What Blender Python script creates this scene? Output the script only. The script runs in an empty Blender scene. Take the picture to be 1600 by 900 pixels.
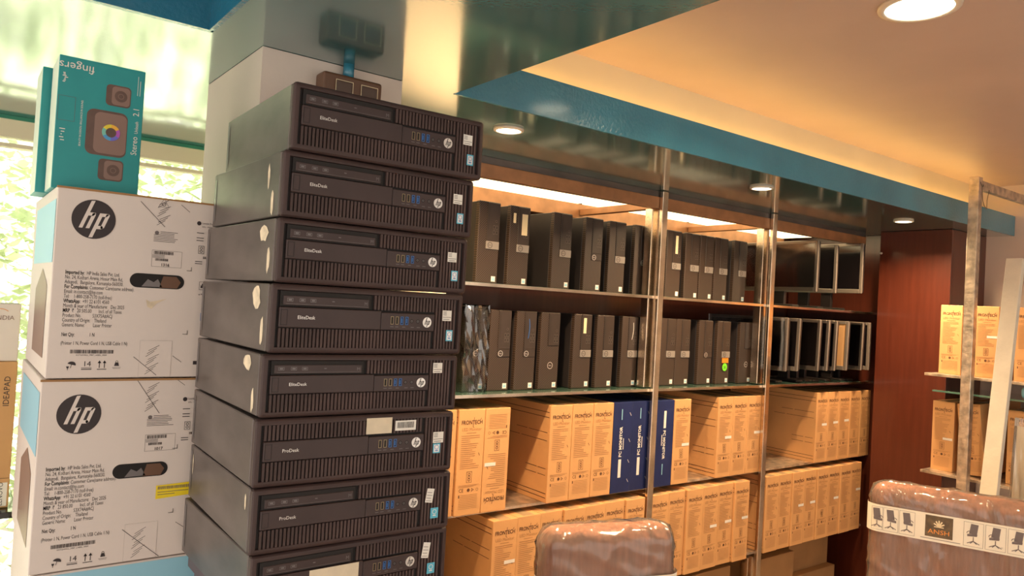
import bpy, bmesh, math, random
from mathutils import Vector, Matrix
random.seed(7)
S = bpy.context.scene
COL = S.collection

# ------------------------------------------------------------------ camera
cd = bpy.data.cameras.new('camera'); cam = bpy.data.objects.new('camera', cd); COL.objects.link(cam)
cd.sensor_width = 36.0; cd.lens = 36.0 * 1170 / 1600; cd.clip_start = 0.02
_ax = Vector((0.79585, -0.05821, -0.60269)); _ay = Vector((-0.60283, 0.01701, -0.79769)); _az = Vector((0.05669, 0.99816, -0.02155))
cam.matrix_world = Matrix.Translation((0, 0, 1.5)) @ Matrix((_ax, _ay, _az)).to_4x4()
S.camera = cam
# ------------------------------------------------------------------ world, sun, exposure
w = bpy.data.worlds.new('world'); S.world = w; w.use_nodes = True
bg = w.node_tree.nodes['Background']; bg.inputs[0].default_value = (1.0, 0.91, 0.80, 1); bg.inputs[1].default_value = 1.3
sd = bpy.data.lights.new('sun', 'SUN'); sd.energy = 20.0; sd.angle = 0.02; sd.color = (1.0, 0.95, 0.82)
sun = bpy.data.objects.new('sun', sd); COL.objects.link(sun)
sun.rotation_euler = Vector((-0.12, 0.5, -0.87)).to_track_quat('-Z', 'Y').to_euler()
vs = S.view_settings; vs.view_transform = 'Standard'; vs.look = 'None'; vs.gamma = 1.0; vs.exposure = 0.55
vs.use_curve_mapping = False

# ------------------------------------------------------------------ materials
def mat(name, col, rough=0.5, metal=0.0, noise=0.0, nscale=20.0, bump=0.0, bscale=60.0, coat=0.0, spec=0.5, emit=None, estr=0.0, stretch=None, coatior=1.5):
    m = bpy.data.materials.new(name); m.use_nodes = True
    nt = m.node_tree; b = nt.nodes['Principled BSDF']
    b.inputs['Base Color'].default_value = (*col, 1); b.inputs['Roughness'].default_value = rough
    b.inputs['Metallic'].default_value = metal; b.inputs['Specular IOR Level'].default_value = spec
    b.inputs['Coat Weight'].default_value = coat; b.inputs['Coat Roughness'].default_value = min(rough, 0.1); b.inputs['Coat IOR'].default_value = coatior
    if emit:
        b.inputs['Emission Color'].default_value = (*emit, 1); b.inputs['Emission Strength'].default_value = estr
    if noise or bump:
        tc = nt.nodes.new('ShaderNodeTexCoord'); mp = nt.nodes.new('ShaderNodeMapping')
        nt.links.new(tc.outputs['Object'], mp.inputs[0])
        if stretch: mp.inputs['Scale'].default_value = stretch
    if noise:
        n = nt.nodes.new('ShaderNodeTexNoise'); n.inputs['Scale'].default_value = nscale; n.inputs['Detail'].default_value = 5
        nt.links.new(mp.outputs[0], n.inputs['Vector'])
        r = nt.nodes.new('ShaderNodeValToRGB')
        r.color_ramp.elements[0].position = 0.3; r.color_ramp.elements[1].position = 0.7
        r.color_ramp.elements[0].color = (*[c * (1 - noise) for c in col], 1)
        r.color_ramp.elements[1].color = (*[min(1, c * (1 + noise)) for c in col], 1)
        nt.links.new(n.outputs['Fac'], r.inputs[0]); nt.links.new(r.outputs[0], b.inputs['Base Color'])
    if bump:
        n2 = nt.nodes.new('ShaderNodeTexNoise'); n2.inputs['Scale'].default_value = bscale; n2.inputs['Detail'].default_value = 3
        nt.links.new(mp.outputs[0], n2.inputs['Vector'])
        bp = nt.nodes.new('ShaderNodeBump'); bp.inputs['Strength'].default_value = bump; bp.inputs['Distance'].default_value = 0.01
        nt.links.new(n2.outputs['Fac'], bp.inputs['Height']); nt.links.new(bp.outputs[0], b.inputs['Normal'])
    return m

def film(name, tint=(1, 1, 1), base=0.10, bscale=25.0, bump=0.6, rough=0.12, stretch=None, haze=0.0):
    m = bpy.data.materials.new(name); m.use_nodes = True; nt = m.node_tree; nt.nodes.clear()
    out = nt.nodes.new('ShaderNodeOutputMaterial'); mx = nt.nodes.new('ShaderNodeMixShader')
    tr = nt.nodes.new('ShaderNodeBsdfTransparent'); gl = nt.nodes.new('ShaderNodeBsdfGlossy')
    tr.inputs[0].default_value = (*tint, 1); gl.inputs['Roughness'].default_value = rough
    fr = nt.nodes.new('ShaderNodeFresnel'); fr.inputs[0].default_value = 1.5
    ad = nt.nodes.new('ShaderNodeMath'); ad.operation = 'ADD'; ad.inputs[1].default_value = base
    tc = nt.nodes.new('ShaderNodeTexCoord'); mp = nt.nodes.new('ShaderNodeMapping')
    if stretch: mp.inputs['Scale'].default_value = stretch
    n = nt.nodes.new('ShaderNodeTexNoise'); n.noise_type = 'RIDGED_MULTIFRACTAL'; n.inputs['Scale'].default_value = bscale; n.inputs['Detail'].default_value = 2; n.inputs['Distortion'].default_value = 0.6
    bp = nt.nodes.new('ShaderNodeBump'); bp.inputs['Strength'].default_value = bump; bp.inputs['Distance'].default_value = 0.02
    L = nt.links.new
    L(tc.outputs['Object'], mp.inputs[0]); L(mp.outputs[0], n.inputs['Vector']); L(n.outputs['Fac'], bp.inputs['Height'])
    L(bp.outputs[0], gl.inputs['Normal']); L(bp.outputs[0], fr.inputs['Normal']); L(fr.outputs[0], ad.inputs[0]); L(ad.outputs[0], mx.inputs[0])
    if haze:
        df = nt.nodes.new('ShaderNodeBsdfDiffuse'); df.inputs[0].default_value = (0.82, 0.66, 0.56, 1); m2 = nt.nodes.new('ShaderNodeMixShader'); m2.inputs[0].default_value = haze
        L(tr.outputs[0], m2.inputs[1]); L(df.outputs[0], m2.inputs[2]); tr = m2
    L(tr.outputs[0], mx.inputs[1]); L(gl.outputs[0], mx.inputs[2]); L(mx.outputs[0], out.inputs[0])
    return m

def mesh_mat(name, c1, c2, scale):
    m = mat(name, c1, 0.5); nt = m.node_tree; b = nt.nodes['Principled BSDF']
    tc = nt.nodes.new('ShaderNodeTexCoord'); mp = nt.nodes.new('ShaderNodeMapping'); mp.inputs['Rotation'].default_value = (0, math.radians(45), 0)
    v = nt.nodes.new('ShaderNodeTexVoronoi'); v.inputs['Scale'].default_value = scale; v.inputs['Randomness'].default_value = 0.0
    r = nt.nodes.new('ShaderNodeValToRGB'); r.color_ramp.elements[0].position = 0.34; r.color_ramp.elements[1].position = 0.46
    r.color_ramp.elements[0].color = (*c2, 1); r.color_ramp.elements[1].color = (*c1, 1)
    L = nt.links.new
    L(tc.outputs['Object'], mp.inputs[0]); L(mp.outputs[0], v.inputs['Vector']); L(v.outputs['Distance'], r.inputs[0]); L(r.outputs[0], b.inputs['Base Color'])
    return m

M = {}
M['teal_gloss'] = mat('teal_gloss_laminate', (0.060, 0.175, 0.185), 0.15, bump=0.02, bscale=120, coat=1.0, coatior=1.65)
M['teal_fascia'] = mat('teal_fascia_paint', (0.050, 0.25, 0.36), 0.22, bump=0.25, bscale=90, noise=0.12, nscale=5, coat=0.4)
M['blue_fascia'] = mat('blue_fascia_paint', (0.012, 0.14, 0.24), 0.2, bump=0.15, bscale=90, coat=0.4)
M['ceil'] = mat('ceiling_paint', (0.58, 0.445, 0.39), 0.45, noise=0.05, nscale=3)
M['wall'] = mat('wall_paint', (0.72, 0.60, 0.52), 0.6, noise=0.04, nscale=4, bump=0.05)
M['wallcream'] = mat('cream_wall_paint', (0.80, 0.70, 0.50), 0.6, noise=0.04, nscale=4)
M['floor'] = mat('floor_tile', (0.42, 0.36, 0.30), 0.3, noise=0.1, nscale=6)
M['mahog'] = mat('mahogany_laminate', (0.10, 0.022, 0.011), 0.28, noise=0.14, nscale=8, stretch=(6, 6, 0.5), coat=0.25)
M['copper_rail'] = mat('brown_rail', (0.42, 0.20, 0.095), 0.35, noise=0.2, nscale=14, metal=0.3)
M['chrome'] = mat('worn_chrome', (0.78, 0.64, 0.50), 0.24, metal=1.0, noise=0.25, nscale=9, bump=0.05, bscale=30)
M['steel_old'] = mat('worn_steel', (0.68, 0.58, 0.46), 0.35, metal=0.8, noise=0.4, nscale=25, bump=0.2)
M['glass_edge'] = mat('green_glass', (0.10, 0.22, 0.17), 0.08, coat=1.0)
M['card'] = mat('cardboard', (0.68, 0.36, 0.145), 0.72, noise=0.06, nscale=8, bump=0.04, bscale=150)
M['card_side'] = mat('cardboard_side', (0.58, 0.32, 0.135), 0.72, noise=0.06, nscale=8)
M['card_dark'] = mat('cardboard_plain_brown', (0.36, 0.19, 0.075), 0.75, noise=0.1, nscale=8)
M['card_ink'] = mat('cardboard_ink', (0.13, 0.055, 0.025), 0.7)
M['card_ink_soft'] = mat('cardboard_soft_ink', (0.40, 0.20, 0.08), 0.7)
M['blue_box'] = mat('navy_carton', (0.012, 0.022, 0.10), 0.4, noise=0.2, nscale=9, bump=0.08, bscale=12)
M['white'] = mat('white_print', (0.80, 0.76, 0.70), 0.6)
M['tape'] = mat('parcel_tape', (0.52, 0.36, 0.21), 0.25, noise=0.1)
M['white_card'] = mat('white_carton_board', (0.74, 0.655, 0.61), 0.6, noise=0.025, nscale=6, bump=0.03, bscale=30)
M['ink'] = mat('dark_ink', (0.035, 0.024, 0.026), 0.6)
M['ink_soft'] = mat('grey_ink', (0.16, 0.13, 0.13), 0.6)
M['lightblue'] = mat('light_blue_print', (0.30, 0.60, 0.76), 0.5)
M['yellow'] = mat('yellow_label', (0.90, 0.68, 0.02), 0.5)
M['pc'] = mat('dark_plastic', (0.056, 0.033, 0.031), 0.45, spec=0.3, noise=0.15, nscale=12, bump=0.03, bscale=200)
M['pc_rib'] = mat('dark_rib_plastic', (0.070, 0.043, 0.040), 0.5, spec=0.3, noise=0.3, nscale=10)
M['pc_recess'] = mat('black_recess', (0.008, 0.005, 0.005), 0.7)
M['pc_plate'] = mat('dark_plate_plastic', (0.054, 0.034, 0.033), 0.4, spec=0.3, noise=0.12, nscale=15)
M['pc_case'] = mat('worn_grey_case_metal', (0.13, 0.107, 0.098), 0.36, metal=0.35, noise=0.28, nscale=7, stretch=(1, 1, 3))
M['pc_flange'] = mat('grey_flange', (0.17, 0.15, 0.15), 0.35, metal=0.4)
M['residue'] = mat('cream_sticker_residue', (0.72, 0.60, 0.44), 0.7, noise=0.2, nscale=60)
M['silver'] = mat('silver_badge', (0.75, 0.70, 0.66), 0.3, metal=0.5)
M['band'] = mat('grey_silver_band', (0.33, 0.29, 0.26), 0.35, metal=0.3)
M['usb_blue'] = mat('blue_usb', (0.03, 0.16, 0.48), 0.4)
M['usb_gold'] = mat('usb_metal', (0.30, 0.23, 0.13), 0.35, metal=0.7)
M['chip_blue'] = mat('teal_blue_sticker', (0.10, 0.45, 0.62), 0.35)
M['beige_label'] = mat('beige_paper_label', (0.70, 0.60, 0.45), 0.7, noise=0.08, nscale=40)
M['dell_mesh'] = mesh_mat('perforated_black_grille', (0.085, 0.052, 0.036), (0.008, 0.005, 0.004), 170)
M['dell_case'] = mat('black_tower_case', (0.034, 0.027, 0.027), 0.4, noise=0.15, nscale=6)
M['dell_panel'] = mat('black_tower_panel', (0.042, 0.028, 0.022), 0.38, noise=0.12)
M['screen'] = mat('black_screen', (0.008, 0.006, 0.007), 0.10, coat=0.6)
M['mon_frame'] = mat('grey_monitor_frame', (0.22, 0.18, 0.15), 0.35, metal=0.3)
M['mon_black'] = mat('black_monitor_plastic', (0.02, 0.015, 0.014), 0.35)
M['orange_st'] = mat('orange_sticker', (0.90, 0.25, 0.02), 0.5)
M['green_st'] = mat('green_sticker', (0.20, 0.75, 0.03), 0.5)
M['teal_box'] = mat('teal_carton_print', (0.02, 0.30, 0.31), 0.45, noise=0.04)
M['pale_box'] = mat('pale_carton_side', (0.70, 0.78, 0.66), 0.5)
M['speaker'] = mat('speaker_print_brown', (0.13, 0.075, 0.06), 0.5, noise=0.15, nscale=40)
M['speaker_hi'] = mat('speaker_print_light_brown', (0.26, 0.16, 0.13), 0.5)
M['leather'] = mat('brown_leather', (0.42, 0.155, 0.075), 0.5, spec=0.2, noise=0.25, nscale=9, stretch=(8, 8, 1), bump=0.3, bscale=14)
M['black'] = mat('black_plastic', (0.015, 0.013, 0.013), 0.4)
M['label_paper'] = mat('cream_paper_band', (0.82, 0.76, 0.64), 0.6)
M['olive'] = mat('olive_brown_print', (0.13, 0.085, 0.04), 0.5, noise=0.3, nscale=60)
M['orange_ink'] = mat('orange_ink', (0.80, 0.30, 0.05), 0.5)
M['plank'] = mat('white_painted_wood', (0.84, 0.76, 0.62), 0.55, noise=0.06, nscale=12, bump=0.1)
M['lamp'] = mat('lamp_diffuser', (1, 1, 1), 0.5, emit=(1.0, 0.86, 0.62), estr=7.0)
M['lamp_rim'] = mat('lamp_rim', (0.75, 0.66, 0.55), 0.4)
M['led'] = mat('led_strip', (1, 1, 1), 0.5, emit=(1.0, 0.55, 0.15), estr=9.5)
M['led_shelf'] = mat('backlit_acrylic_panel', (0.9, 0.85, 0.7), 0.4, emit=(1.0, 0.80, 0.46), estr=2.2)
M['switch'] = mat('brown_switch_box', (0.14, 0.065, 0.035), 0.4)
M['switch_in'] = mat('brown_switch_face', (0.085, 0.042, 0.026), 0.35)
M['leaf'] = mat('pale_leaves', (0.70, 0.78, 0.56), 0.6, noise=0.15, nscale=3)
M['frame_cream'] = mat('cream_window_frame', (0.88, 0.78, 0.58), 0.5)
M['green_trim'] = mat('green_trim', (0.04, 0.25, 0.17), 0.5)
M['ground'] = mat('outdoor_paving', (0.60, 0.56, 0.46), 0.8, noise=0.1)
M['film'] = film('clear_plastic_film', base=0.04, bscale=5, bump=0.5)
M['film_chair'] = film('wrinkled_chair_film', base=0.015, bscale=6, bump=0.9, rough=0.14, stretch=(2.5, 2.5, 1.0), haze=0.17)
M['glass'] = film('window_glass', base=0.0, bump=0.0, rough=0.02)
M['table_glass'] = film('green_table_glass', tint=(0.72, 0.92, 0.82), base=0.05, bump=0.0, rough=0.03)
M['amber'] = mat('amber_sticker', (0.85, 0.7, 0.45), 0.6)

# ------------------------------------------------------------------ geometry helpers
def box(bm, x0, x1, y0, y1, z0, z1, bev=0.0, seg=2):
    r = bmesh.ops.create_cube(bm, size=1.0)
    vv = r['verts']
    for v in vv:
        v.co = Vector(((x0 + x1) / 2 + v.co.x * (x1 - x0), (y0 + y1) / 2 + v.co.y * (y1 - y0), (z0 + z1) / 2 + v.co.z * (z1 - z0)))
    if bev > 0:
        es = list({e for v in vv for e in v.link_edges})
        bmesh.ops.bevel(bm, geom=es, offset=bev, segments=seg, affect='EDGES', profile=0.5)
def cyl(bm, c, r, d, axis='Z', n=20, r2=None):
    rot = {'Z': Matrix(), 'Y': Matrix.Rotation(math.pi / 2, 4, 'X'), 'X': Matrix.Rotation(math.pi / 2, 4, 'Y')}[axis]
    bmesh.ops.create_cone(bm, cap_ends=True, segments=n, radius1=r, radius2=r if r2 is None else r2, depth=d, matrix=Matrix.Translation(c) @ rot)
def tube(bm, pts, r, n=8):
    for a, b in zip(pts[:-1], pts[1:]):
        a, b = Vector(a), Vector(b); d = b - a
        if d.length < 1e-6: continue
        q = d.to_track_quat('Z', 'Y').to_matrix().to_4x4()
        bmesh.ops.create_cone(bm, cap_ends=True, segments=n, radius1=r, radius2=r, depth=d.length + r * 0.6, matrix=Matrix.Translation((a + b) / 2) @ q)
_txt = {}
def text_mesh(s, align='LEFT', bold=0.0):
    k = (s, align, bold)
    if k not in _txt:
        c = bpy.data.curves.new('lettering_curve', 'FONT'); c.body = s; c.resolution_u = 2; c.align_x = align; c.size = 1.0; c.offset = bold
        o = bpy.data.objects.new('lettering_curve', c)
        m = bpy.data.meshes.new_from_object(o)
        _txt[k] = ([v.co.copy() for v in m.vertices], [list(p.vertices) for p in m.polygons])
        bpy.data.meshes.remove(m); bpy.data.objects.remove(o); bpy.data.curves.remove(c)
    return _txt[k]
class Draw:
    """flat print on a face: origin O, right U, up V, outward N"""
    def __init__(s, O=(0, 0, 0), U=(1, 0, 0), V=(0, 0, 1), N=(0, -1, 0), eps=0.0006):
        s.bm = bmesh.new(); s.O = Vector(O); s.U = Vector(U); s.V = Vector(V); s.N = Vector(N); s.e = eps
    def p(s, u, v): return s.O + s.U * u + s.V * v + s.N * s.e
    def poly(s, pts):
        vs_ = [s.bm.verts.new(s.p(*q)) for q in pts]
        try: s.bm.faces.new(vs_)
        except ValueError: pass
        return s
    def rect(s, u0, v0, u1, v1): return s.poly([(u0, v0), (u1, v0), (u1, v1), (u0, v1)])
    def disc(s, u, v, r, n=24, ry=None):
        ry = r if ry is None else ry
        return s.poly([(u + r * math.cos(2 * math.pi * i / n), v + ry * math.sin(2 * math.pi * i / n)) for i in range(n)])
    def ring(s, u, v, r, t, n=24, a0=0.0, a1=2 * math.pi):
        for i in range(n):
            a, b = a0 + (a1 - a0) * i / n, a0 + (a1 - a0) * (i + 1) / n
            s.poly([(u + (r - t) * math.cos(a), v + (r - t) * math.sin(a)), (u + r * math.cos(a), v + r * math.sin(a)), (u + r * math.cos(b), v + r * math.sin(b)), (u + (r - t) * math.cos(b), v + (r - t) * math.sin(b))])
        return s
    def line(s, u0, v0, u1, v1, t):
        d = Vector((u1 - u0, v1 - v0)); d.normalize(); n = Vector((-d.y, d.x)) * t / 2
        return s.poly([(u0 - n.x, v0 - n.y), (u1 - n.x, v1 - n.y), (u1 + n.x, v1 + n.y), (u0 + n.x, v0 + n.y)])
    def frame(s, u0, v0, u1, v1, t):
        s.rect(u0, v0, u1, v0 + t); s.rect(u0, v1 - t, u1, v1); s.rect(u0, v0 + t, u0 + t, v1 - t); return s.rect(u1 - t, v0 + t, u1, v1 - t)
    def text(s, st, u, v, size, align='LEFT', rot=0.0, sx=1.0, bold=0.0):
        vv, ff = text_mesh(st, align, bold); c, sn = math.cos(rot), math.sin(rot)
        nv = []
        for q in vv:
            a, b = q.x * size * sx, q.y * size
            nv.append(s.bm.verts.new(s.p(u + a * c - b * sn, v + a * sn + b * c)))
        for f in ff:
            try: s.bm.faces.new([nv[i] for i in f])
            except ValueError: pass
        return s
    def hp(s, u, v, r):
        def sh(pts): s.poly([(u + (x + 0.36 * y) * r, v + y * r) for x, y in pts])
        t = 0.17
        sh([(-.49, -.48), (-.49 + t, -.48), (-.49 + t, .95), (-.49, .93)])
        sh([(-.49 + t, .17), (-.10, .17), (-.02, .30), (-.08, .34), (-.49 + t, .34)]); sh([(-.18, -.48), (-.01, -.48), (-.01, .24), (-.10, .34), (-.18, .30)])
        sh([(.14, .34), (.14, -.94), (.14 + t, -.92), (.14 + t, .34)])
        sh([(.14 + t, .17), (.50, .17), (.57, .30), (.50, .34), (.14 + t, .34)]); sh([(.45, -.40), (.52, -.48), (.62, -.40), (.62, .26), (.54, .34), (.45, .30)])
        sh([(.14 + t, -.48), (.54, -.48), (.58, -.40), (.50, -.31), (.14 + t, -.31)])
        return s
def obj(name, src, m, parent=None, smooth=False, share=None):
    bm = src.bm if isinstance(src, Draw) else src
    me = bpy.data.meshes.new(name); bmesh.ops.recalc_face_normals(bm, faces=bm.faces[:]) if not isinstance(src, Draw) else None
    bm.to_mesh(me); bm.free()
    for mm in (m if isinstance(m, (list, tuple)) else [m]): me.materials.append(mm)
    if smooth:
        for p in me.polygons: p.use_smooth = True
    o = bpy.data.objects.new(name, me); COL.objects.link(o)
    if parent: o.parent = parent
    return o
def bx(name, m, dims, parent=None, bev=0.0, seg=2):
    bm = bmesh.new(); box(bm, *dims, bev=bev, seg=seg); return obj(name, bm, m, parent)
def stuff(o):
    o['kind'] = 'stuff'; return o
def empty(name, loc, rz=0.0):
    o = bpy.data.objects.new(name, None); o.empty_display_size = 0.05; COL.objects.link(o); o.location = loc; o.rotation_euler = (0, 0, rz); return o
def tag(o, label, cat, group=None):
    o['label'] = label; o['category'] = cat
    if group: o['group'] = group
    return o
def struct(o, label=None, kind='structure'):
    o['kind'] = kind
    if label: o['label'] = label
    return o
def copy_tree(o, parent=None):
    c = o.copy(); COL.objects.link(c); c.parent = parent
    for ch in list(o.children): copy_tree(ch, c)
    return c
ORD = ['first', 'second', 'third', 'fourth', 'fifth', 'sixth', 'seventh', 'eighth', 'ninth', 'tenth', 'eleventh', 'twelfth', 'thirteenth']

# ------------------------------------------------------------------ the room
ZS, ZC = 2.0, 2.265
struct(bx('floor', M['floor'], (-1.5, 4.5, -2.5, 2.9, -0.1, 0.0)), 'beige tiled shop floor')
struct(bx('ceiling', M['ceil'], (-1.5, 4.5, -2.5, 2.95, ZC, ZC + 0.12)), 'peach painted ceiling inside the lit recess')
bm = bmesh.new()
box(bm, -1.5, 4.4, 1.54, 1.70, ZS, 2.10); box(bm, -1.5, 4.4, 1.70, 2.86, ZS, ZC)
box(bm, 0.39, 0.80, -2.5, 1.54, ZS, ZC); box(bm, 0.80, 0.952, -2.5, 1.54, ZS, 2.10)
so = struct(obj('ceiling', bm, M['teal_gloss']), 'glossy dark teal lowered ceiling reflecting the room')
t1 = struct(bx('trim_1', M['teal_fascia'], (0.952, 3.90, 1.532, 1.54, ZS - 0.001, 2.102)), 'bright teal fascia along the lit ceiling recess')
t1b = struct(bx('trim_2', M['teal_fascia'], (3.905, 4.395, 1.530, 1.54, ZS - 0.001, 2.102)), 'end piece of the teal fascia near the right wall')
struct(bx('trim_3', M['wallcream'], (0.952, 4.4, 1.695, 1.70, 2.10, ZC)), 'cream back of the lit ceiling cove')
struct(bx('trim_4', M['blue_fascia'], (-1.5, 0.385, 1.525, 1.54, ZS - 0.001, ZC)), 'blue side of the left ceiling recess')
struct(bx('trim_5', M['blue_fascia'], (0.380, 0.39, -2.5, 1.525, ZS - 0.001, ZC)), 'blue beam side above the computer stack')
struct(bx('wall_right', M['wall'], (4.4, 4.5, -2.5, 2.9, 0, ZC)), 'peach painted wall at the right end')
wr = struct(empty('fill_opening', (0, -2.55, 0)), 'added glazed opening behind the viewer, lets fill light in')  # unseen glazing added instead of a rear wall, for frontal fill light
bx('pane', M['glass'], (-1.5, 4.5, 0.0, 0.006, 0.1, ZC - 0.1), wr); bx('bottom_rail', M['frame_cream'], (-1.5, 4.5, -0.03, 0.03, 0, 0.1), wr); bx('top_rail', M['frame_cream'], (-1.5, 4.5, -0.03, 0.03, ZC - 0.1, ZC), wr)
for x in (-1.5, 0.0, 1.5, 3.0, 4.45): bx('mullion', M['frame_cream'], (x, x + 0.05, -0.03, 0.03, 0.1, ZC - 0.1), wr)
struct(bx('wall_back', M['mahog'], (1.285, 4.4, 2.66, 2.72, 0, ZS)), 'dark mahogany back panel of the display shelves')
struct(bx('wall_left', M['wallcream'], (0.815, 1.284, 2.05, 2.70, 0, ZS)), 'cream wall block between pillar and shelves')
struct(bx('wall_pillar', M['wall'], (0.49, 0.813, 1.54, 1.94, 0, ZS - 0.001)), 'peach painted square pillar behind the computer stack')
# window wall
wn = struct(empty('window_1', (0, 2.82, 0)), 'bright window behind the printer cartons')
bx('header', M['frame_cream'], (-1.5, 0.80, 0.0, 0.05, 1.932, ZS), wn); bx('sill_wall', M['frame_cream'], (-1.5, 0.80, 0.0, 0.08, 0, 0.45), wn)
bx('green_bead', M['green_trim'], (-1.5, 0.80, -0.006, 0.0, 1.988, 1.9995), wn); bx('rail', M['frame_cream'], (-1.5, 0.80, -0.012, 0.03, 1.900, 1.912), wn)
for x in (-1.48, -0.6): bx('mullion', M['frame_cream'], (x, x + 0.04, 0.0, 0.05, 0.45, 1.932), wn)
bx('pane', M['glass'], (-1.44, 0.80, 0.022, 0.028, 0.45, 1.932), wn)
struct(bx('floor', M['ground'], (-6, 5, 2.95, 9, -0.25, -0.15)), 'pale paving outside the window')
bm = bmesh.new()
for i in range(17000):
    c = Vector((random.uniform(-3.2, 3.0), 4.9 + random.uniform(-0.25, 0.5), random.uniform(-0.1, 3.3)))
    n = Vector((random.uniform(-1, 1), random.uniform(-1.4, 0.2), random.uniform(-0.2, 1))).normalized()
    q = n.to_track_quat('Z', 'Y').to_matrix(); a = random.uniform(0.04, 0.09)
    vs4 = [bm.verts.new(c + q @ Vector(p)) for p in ((-a, 0, 0), (0, -a * 0.45, 0.01), (a, 0, 0), (0, a * 0.45, 0.01))]
    bm.faces.new(vs4)
hd = obj('hedge', bm, M['leaf']); tag(hd, 'sunlit pale green foliage outside the window', 'hedge'); hd['kind'] = 'stuff'

# ------------------------------------------------------------------ lamps
def downlight(x, y, z, r, label, power, spot=True):
    t = tag(empty('downlight', (x, y, z)), label, 'ceiling light', 'recessed ceiling lights')
    bm = bmesh.new()
    n = 32
    prof = [(r * 1.0, 0.0), (r * 1.22, 0.0), (r * 1.20, -0.006), (r * 1.0, -0.008)]
    rings = [[bm.verts.new((a * math.cos(2 * math.pi * i / n), a * math.sin(2 * math.pi * i / n), b)) for i in range(n)] for a, b in prof]
    for j in range(4):
        for i in range(n): bm.faces.new([rings[j][i], rings[j][(i + 1) % n], rings[(j + 1) % 4][(i + 1) % n], rings[(j + 1) % 4][i]])
    obj('rim', bm, M['lamp_rim'], t, True)
    bm = bmesh.new(); cyl(bm, (0, 0, -0.003), r, 0.005, n=32); obj('diffuser', bm, M['lamp'], t)
    ld = bpy.data.lights.new('downlight_glow', 'AREA'); ld.shape = 'DISK'; ld.size = r * 1.8; ld.energy = power; ld.color = (1.0, 0.70, 0.40); ld.spread = math.radians(150)
    lo = bpy.data.objects.new('downlight_glow', ld); COL.objects.link(lo); lo.parent = t; lo.location = (0, 0, -0.012)
    return t
downlight(1.257, 1.722, ZS, 0.036, 'round ceiling light nearest the computer stack', 11)
downlight(2.46, 1.713, ZS, 0.036, 'middle round ceiling light above the shelves', 11)
downlight(3.592, 1.715, ZS, 0.036, 'small ceiling light beside the mahogany cabinet', 11)
downlight(1.81, 0.85, ZC, 0.075, 'large round ceiling light in the lit recess', 9)
def led(name, dims, label, m):
    tag(bx(name, m, dims), label, 'light strip')
led('cove_light_strip', (1.0, 4.3, 1.655, 1.675, 2.101, 2.108), 'warm light strip hidden on the cove ledge', M['led'])

# ------------------------------------------------------------------ shelving
YP = 2.08
for i, x in enumerate((2.321, 3.095)):
    t = tag(empty('shelf_post', (x, YP, 0)), ['chrome shelf post between the first two shelf bays', 'chrome shelf post left of the stacked monitors'][i], 'shelf post', 'chrome shelf posts')
    bx('front_strip', M['chrome'], (0, 0.033, 0, 0.016, 0, 1.9985), t, 0.002); bx('upright', M['chrome'], (-0.022, 0.022, 0.034, 0.074, 1.19, 1.926), t, 0.002)
    if i: bx('upright', M['chrome'], (-0.022, 0.022, 0.034, 0.074, 0, 0.372), t, 0.002)
rl = tag(bx('shelf_rail', M['copper_rail'], (1.30, 3.985, 2.098, 2.13, 1.927, 1.975), bev=0.002), 'long brown top rail across the front of shelves', 'rail')
tag(bx('shelf_rail', M['copper_rail'], (1.32, 3.985, 2.60, 2.63, 1.915, 1.984), bev=0.002), 'brown top rail at the back of shelves', 'rail')
for i, x in enumerate((1.32, 2.33, 3.10)):
    tag(bx('shelf_rail', M['copper_rail'], (x, x + 0.03, 2.135, 2.595, 1.93, 1.96), bev=0.002), 'short brown cross rail ' + ['at the left end of the shelves', 'behind the first chrome post', 'behind the second chrome post'][i], 'rail')
tag(bx('gap_strip', M['pc_case'], (1.29, 3.985, 2.102, 2.126, 1.9755, 1.9995)), 'added dark strip in place of the unlit gap above the top rail', 'trim')  # added: dark tone stands for the unlit gap, and blocks the shelf glow
lp = tag(empty('light_panel', (0, 0, 0)), 'long backlit cream panel above the top shelf', 'light panel')
for a, b in ((1.30, 1.475), (1.478, 1.735), (1.738, 2.325), (2.365, 2.70), (2.703, 3.095), (3.135, 3.55), (3.553, 3.98)): bx('acrylic_pane', M['led_shelf'], (a, b, 2.135, 2.62, 1.985, 1.996), lp)
for nm, z, y0 in (('upper tower', 1.568, 2.10), ('lower tower', 1.187, 2.10), ('upper carton', 0.7765, 2.10), ('lower carton', 0.3895, 2.10)):
    g = tag(empty('display_shelf', (0, 0, z)), 'long shelf carrying the %s row' % nm, 'shelf', 'display shelf boards')
    if 'tower' in nm: bx('plate', M['glass_edge'], (1.287, 4.13, y0, 2.65, -0.008, -0.0005), g); bx('front_lip', M['chrome'], (1.287, 4.13, y0 - 0.0035, y0, -0.012, -0.001), g)
    else: bx('plate', M['steel_old'], (1.287, 4.13, 2.13, 2.65, -0.010, -0.0005), g)
cb = tag(empty('tall_cabinet', (3.99, 1.662, 0)), 'tall dark mahogany cabinet at the end of the shelves', 'cabinet')
bx('inner_panel', M['mahog'], (0.148, 0.162, 0.3605, 0.99, 0, 1.9985), cb); bx('side_panel', M['mahog'], (0, 0.02, 0, 0.36, 0, 1.9985), cb, 0.001); bx('front_panel', M['mahog'], (0.0205, 0.409, 0, 0.02, 0, 1.9985), cb, 0.001)
bm = bmesh.new(); cyl(bm, (-0.003, 0.352, 1.885), 0.006, 0.006, 'X', 12); obj('bolt', bm, M['silver'], cb)

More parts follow.
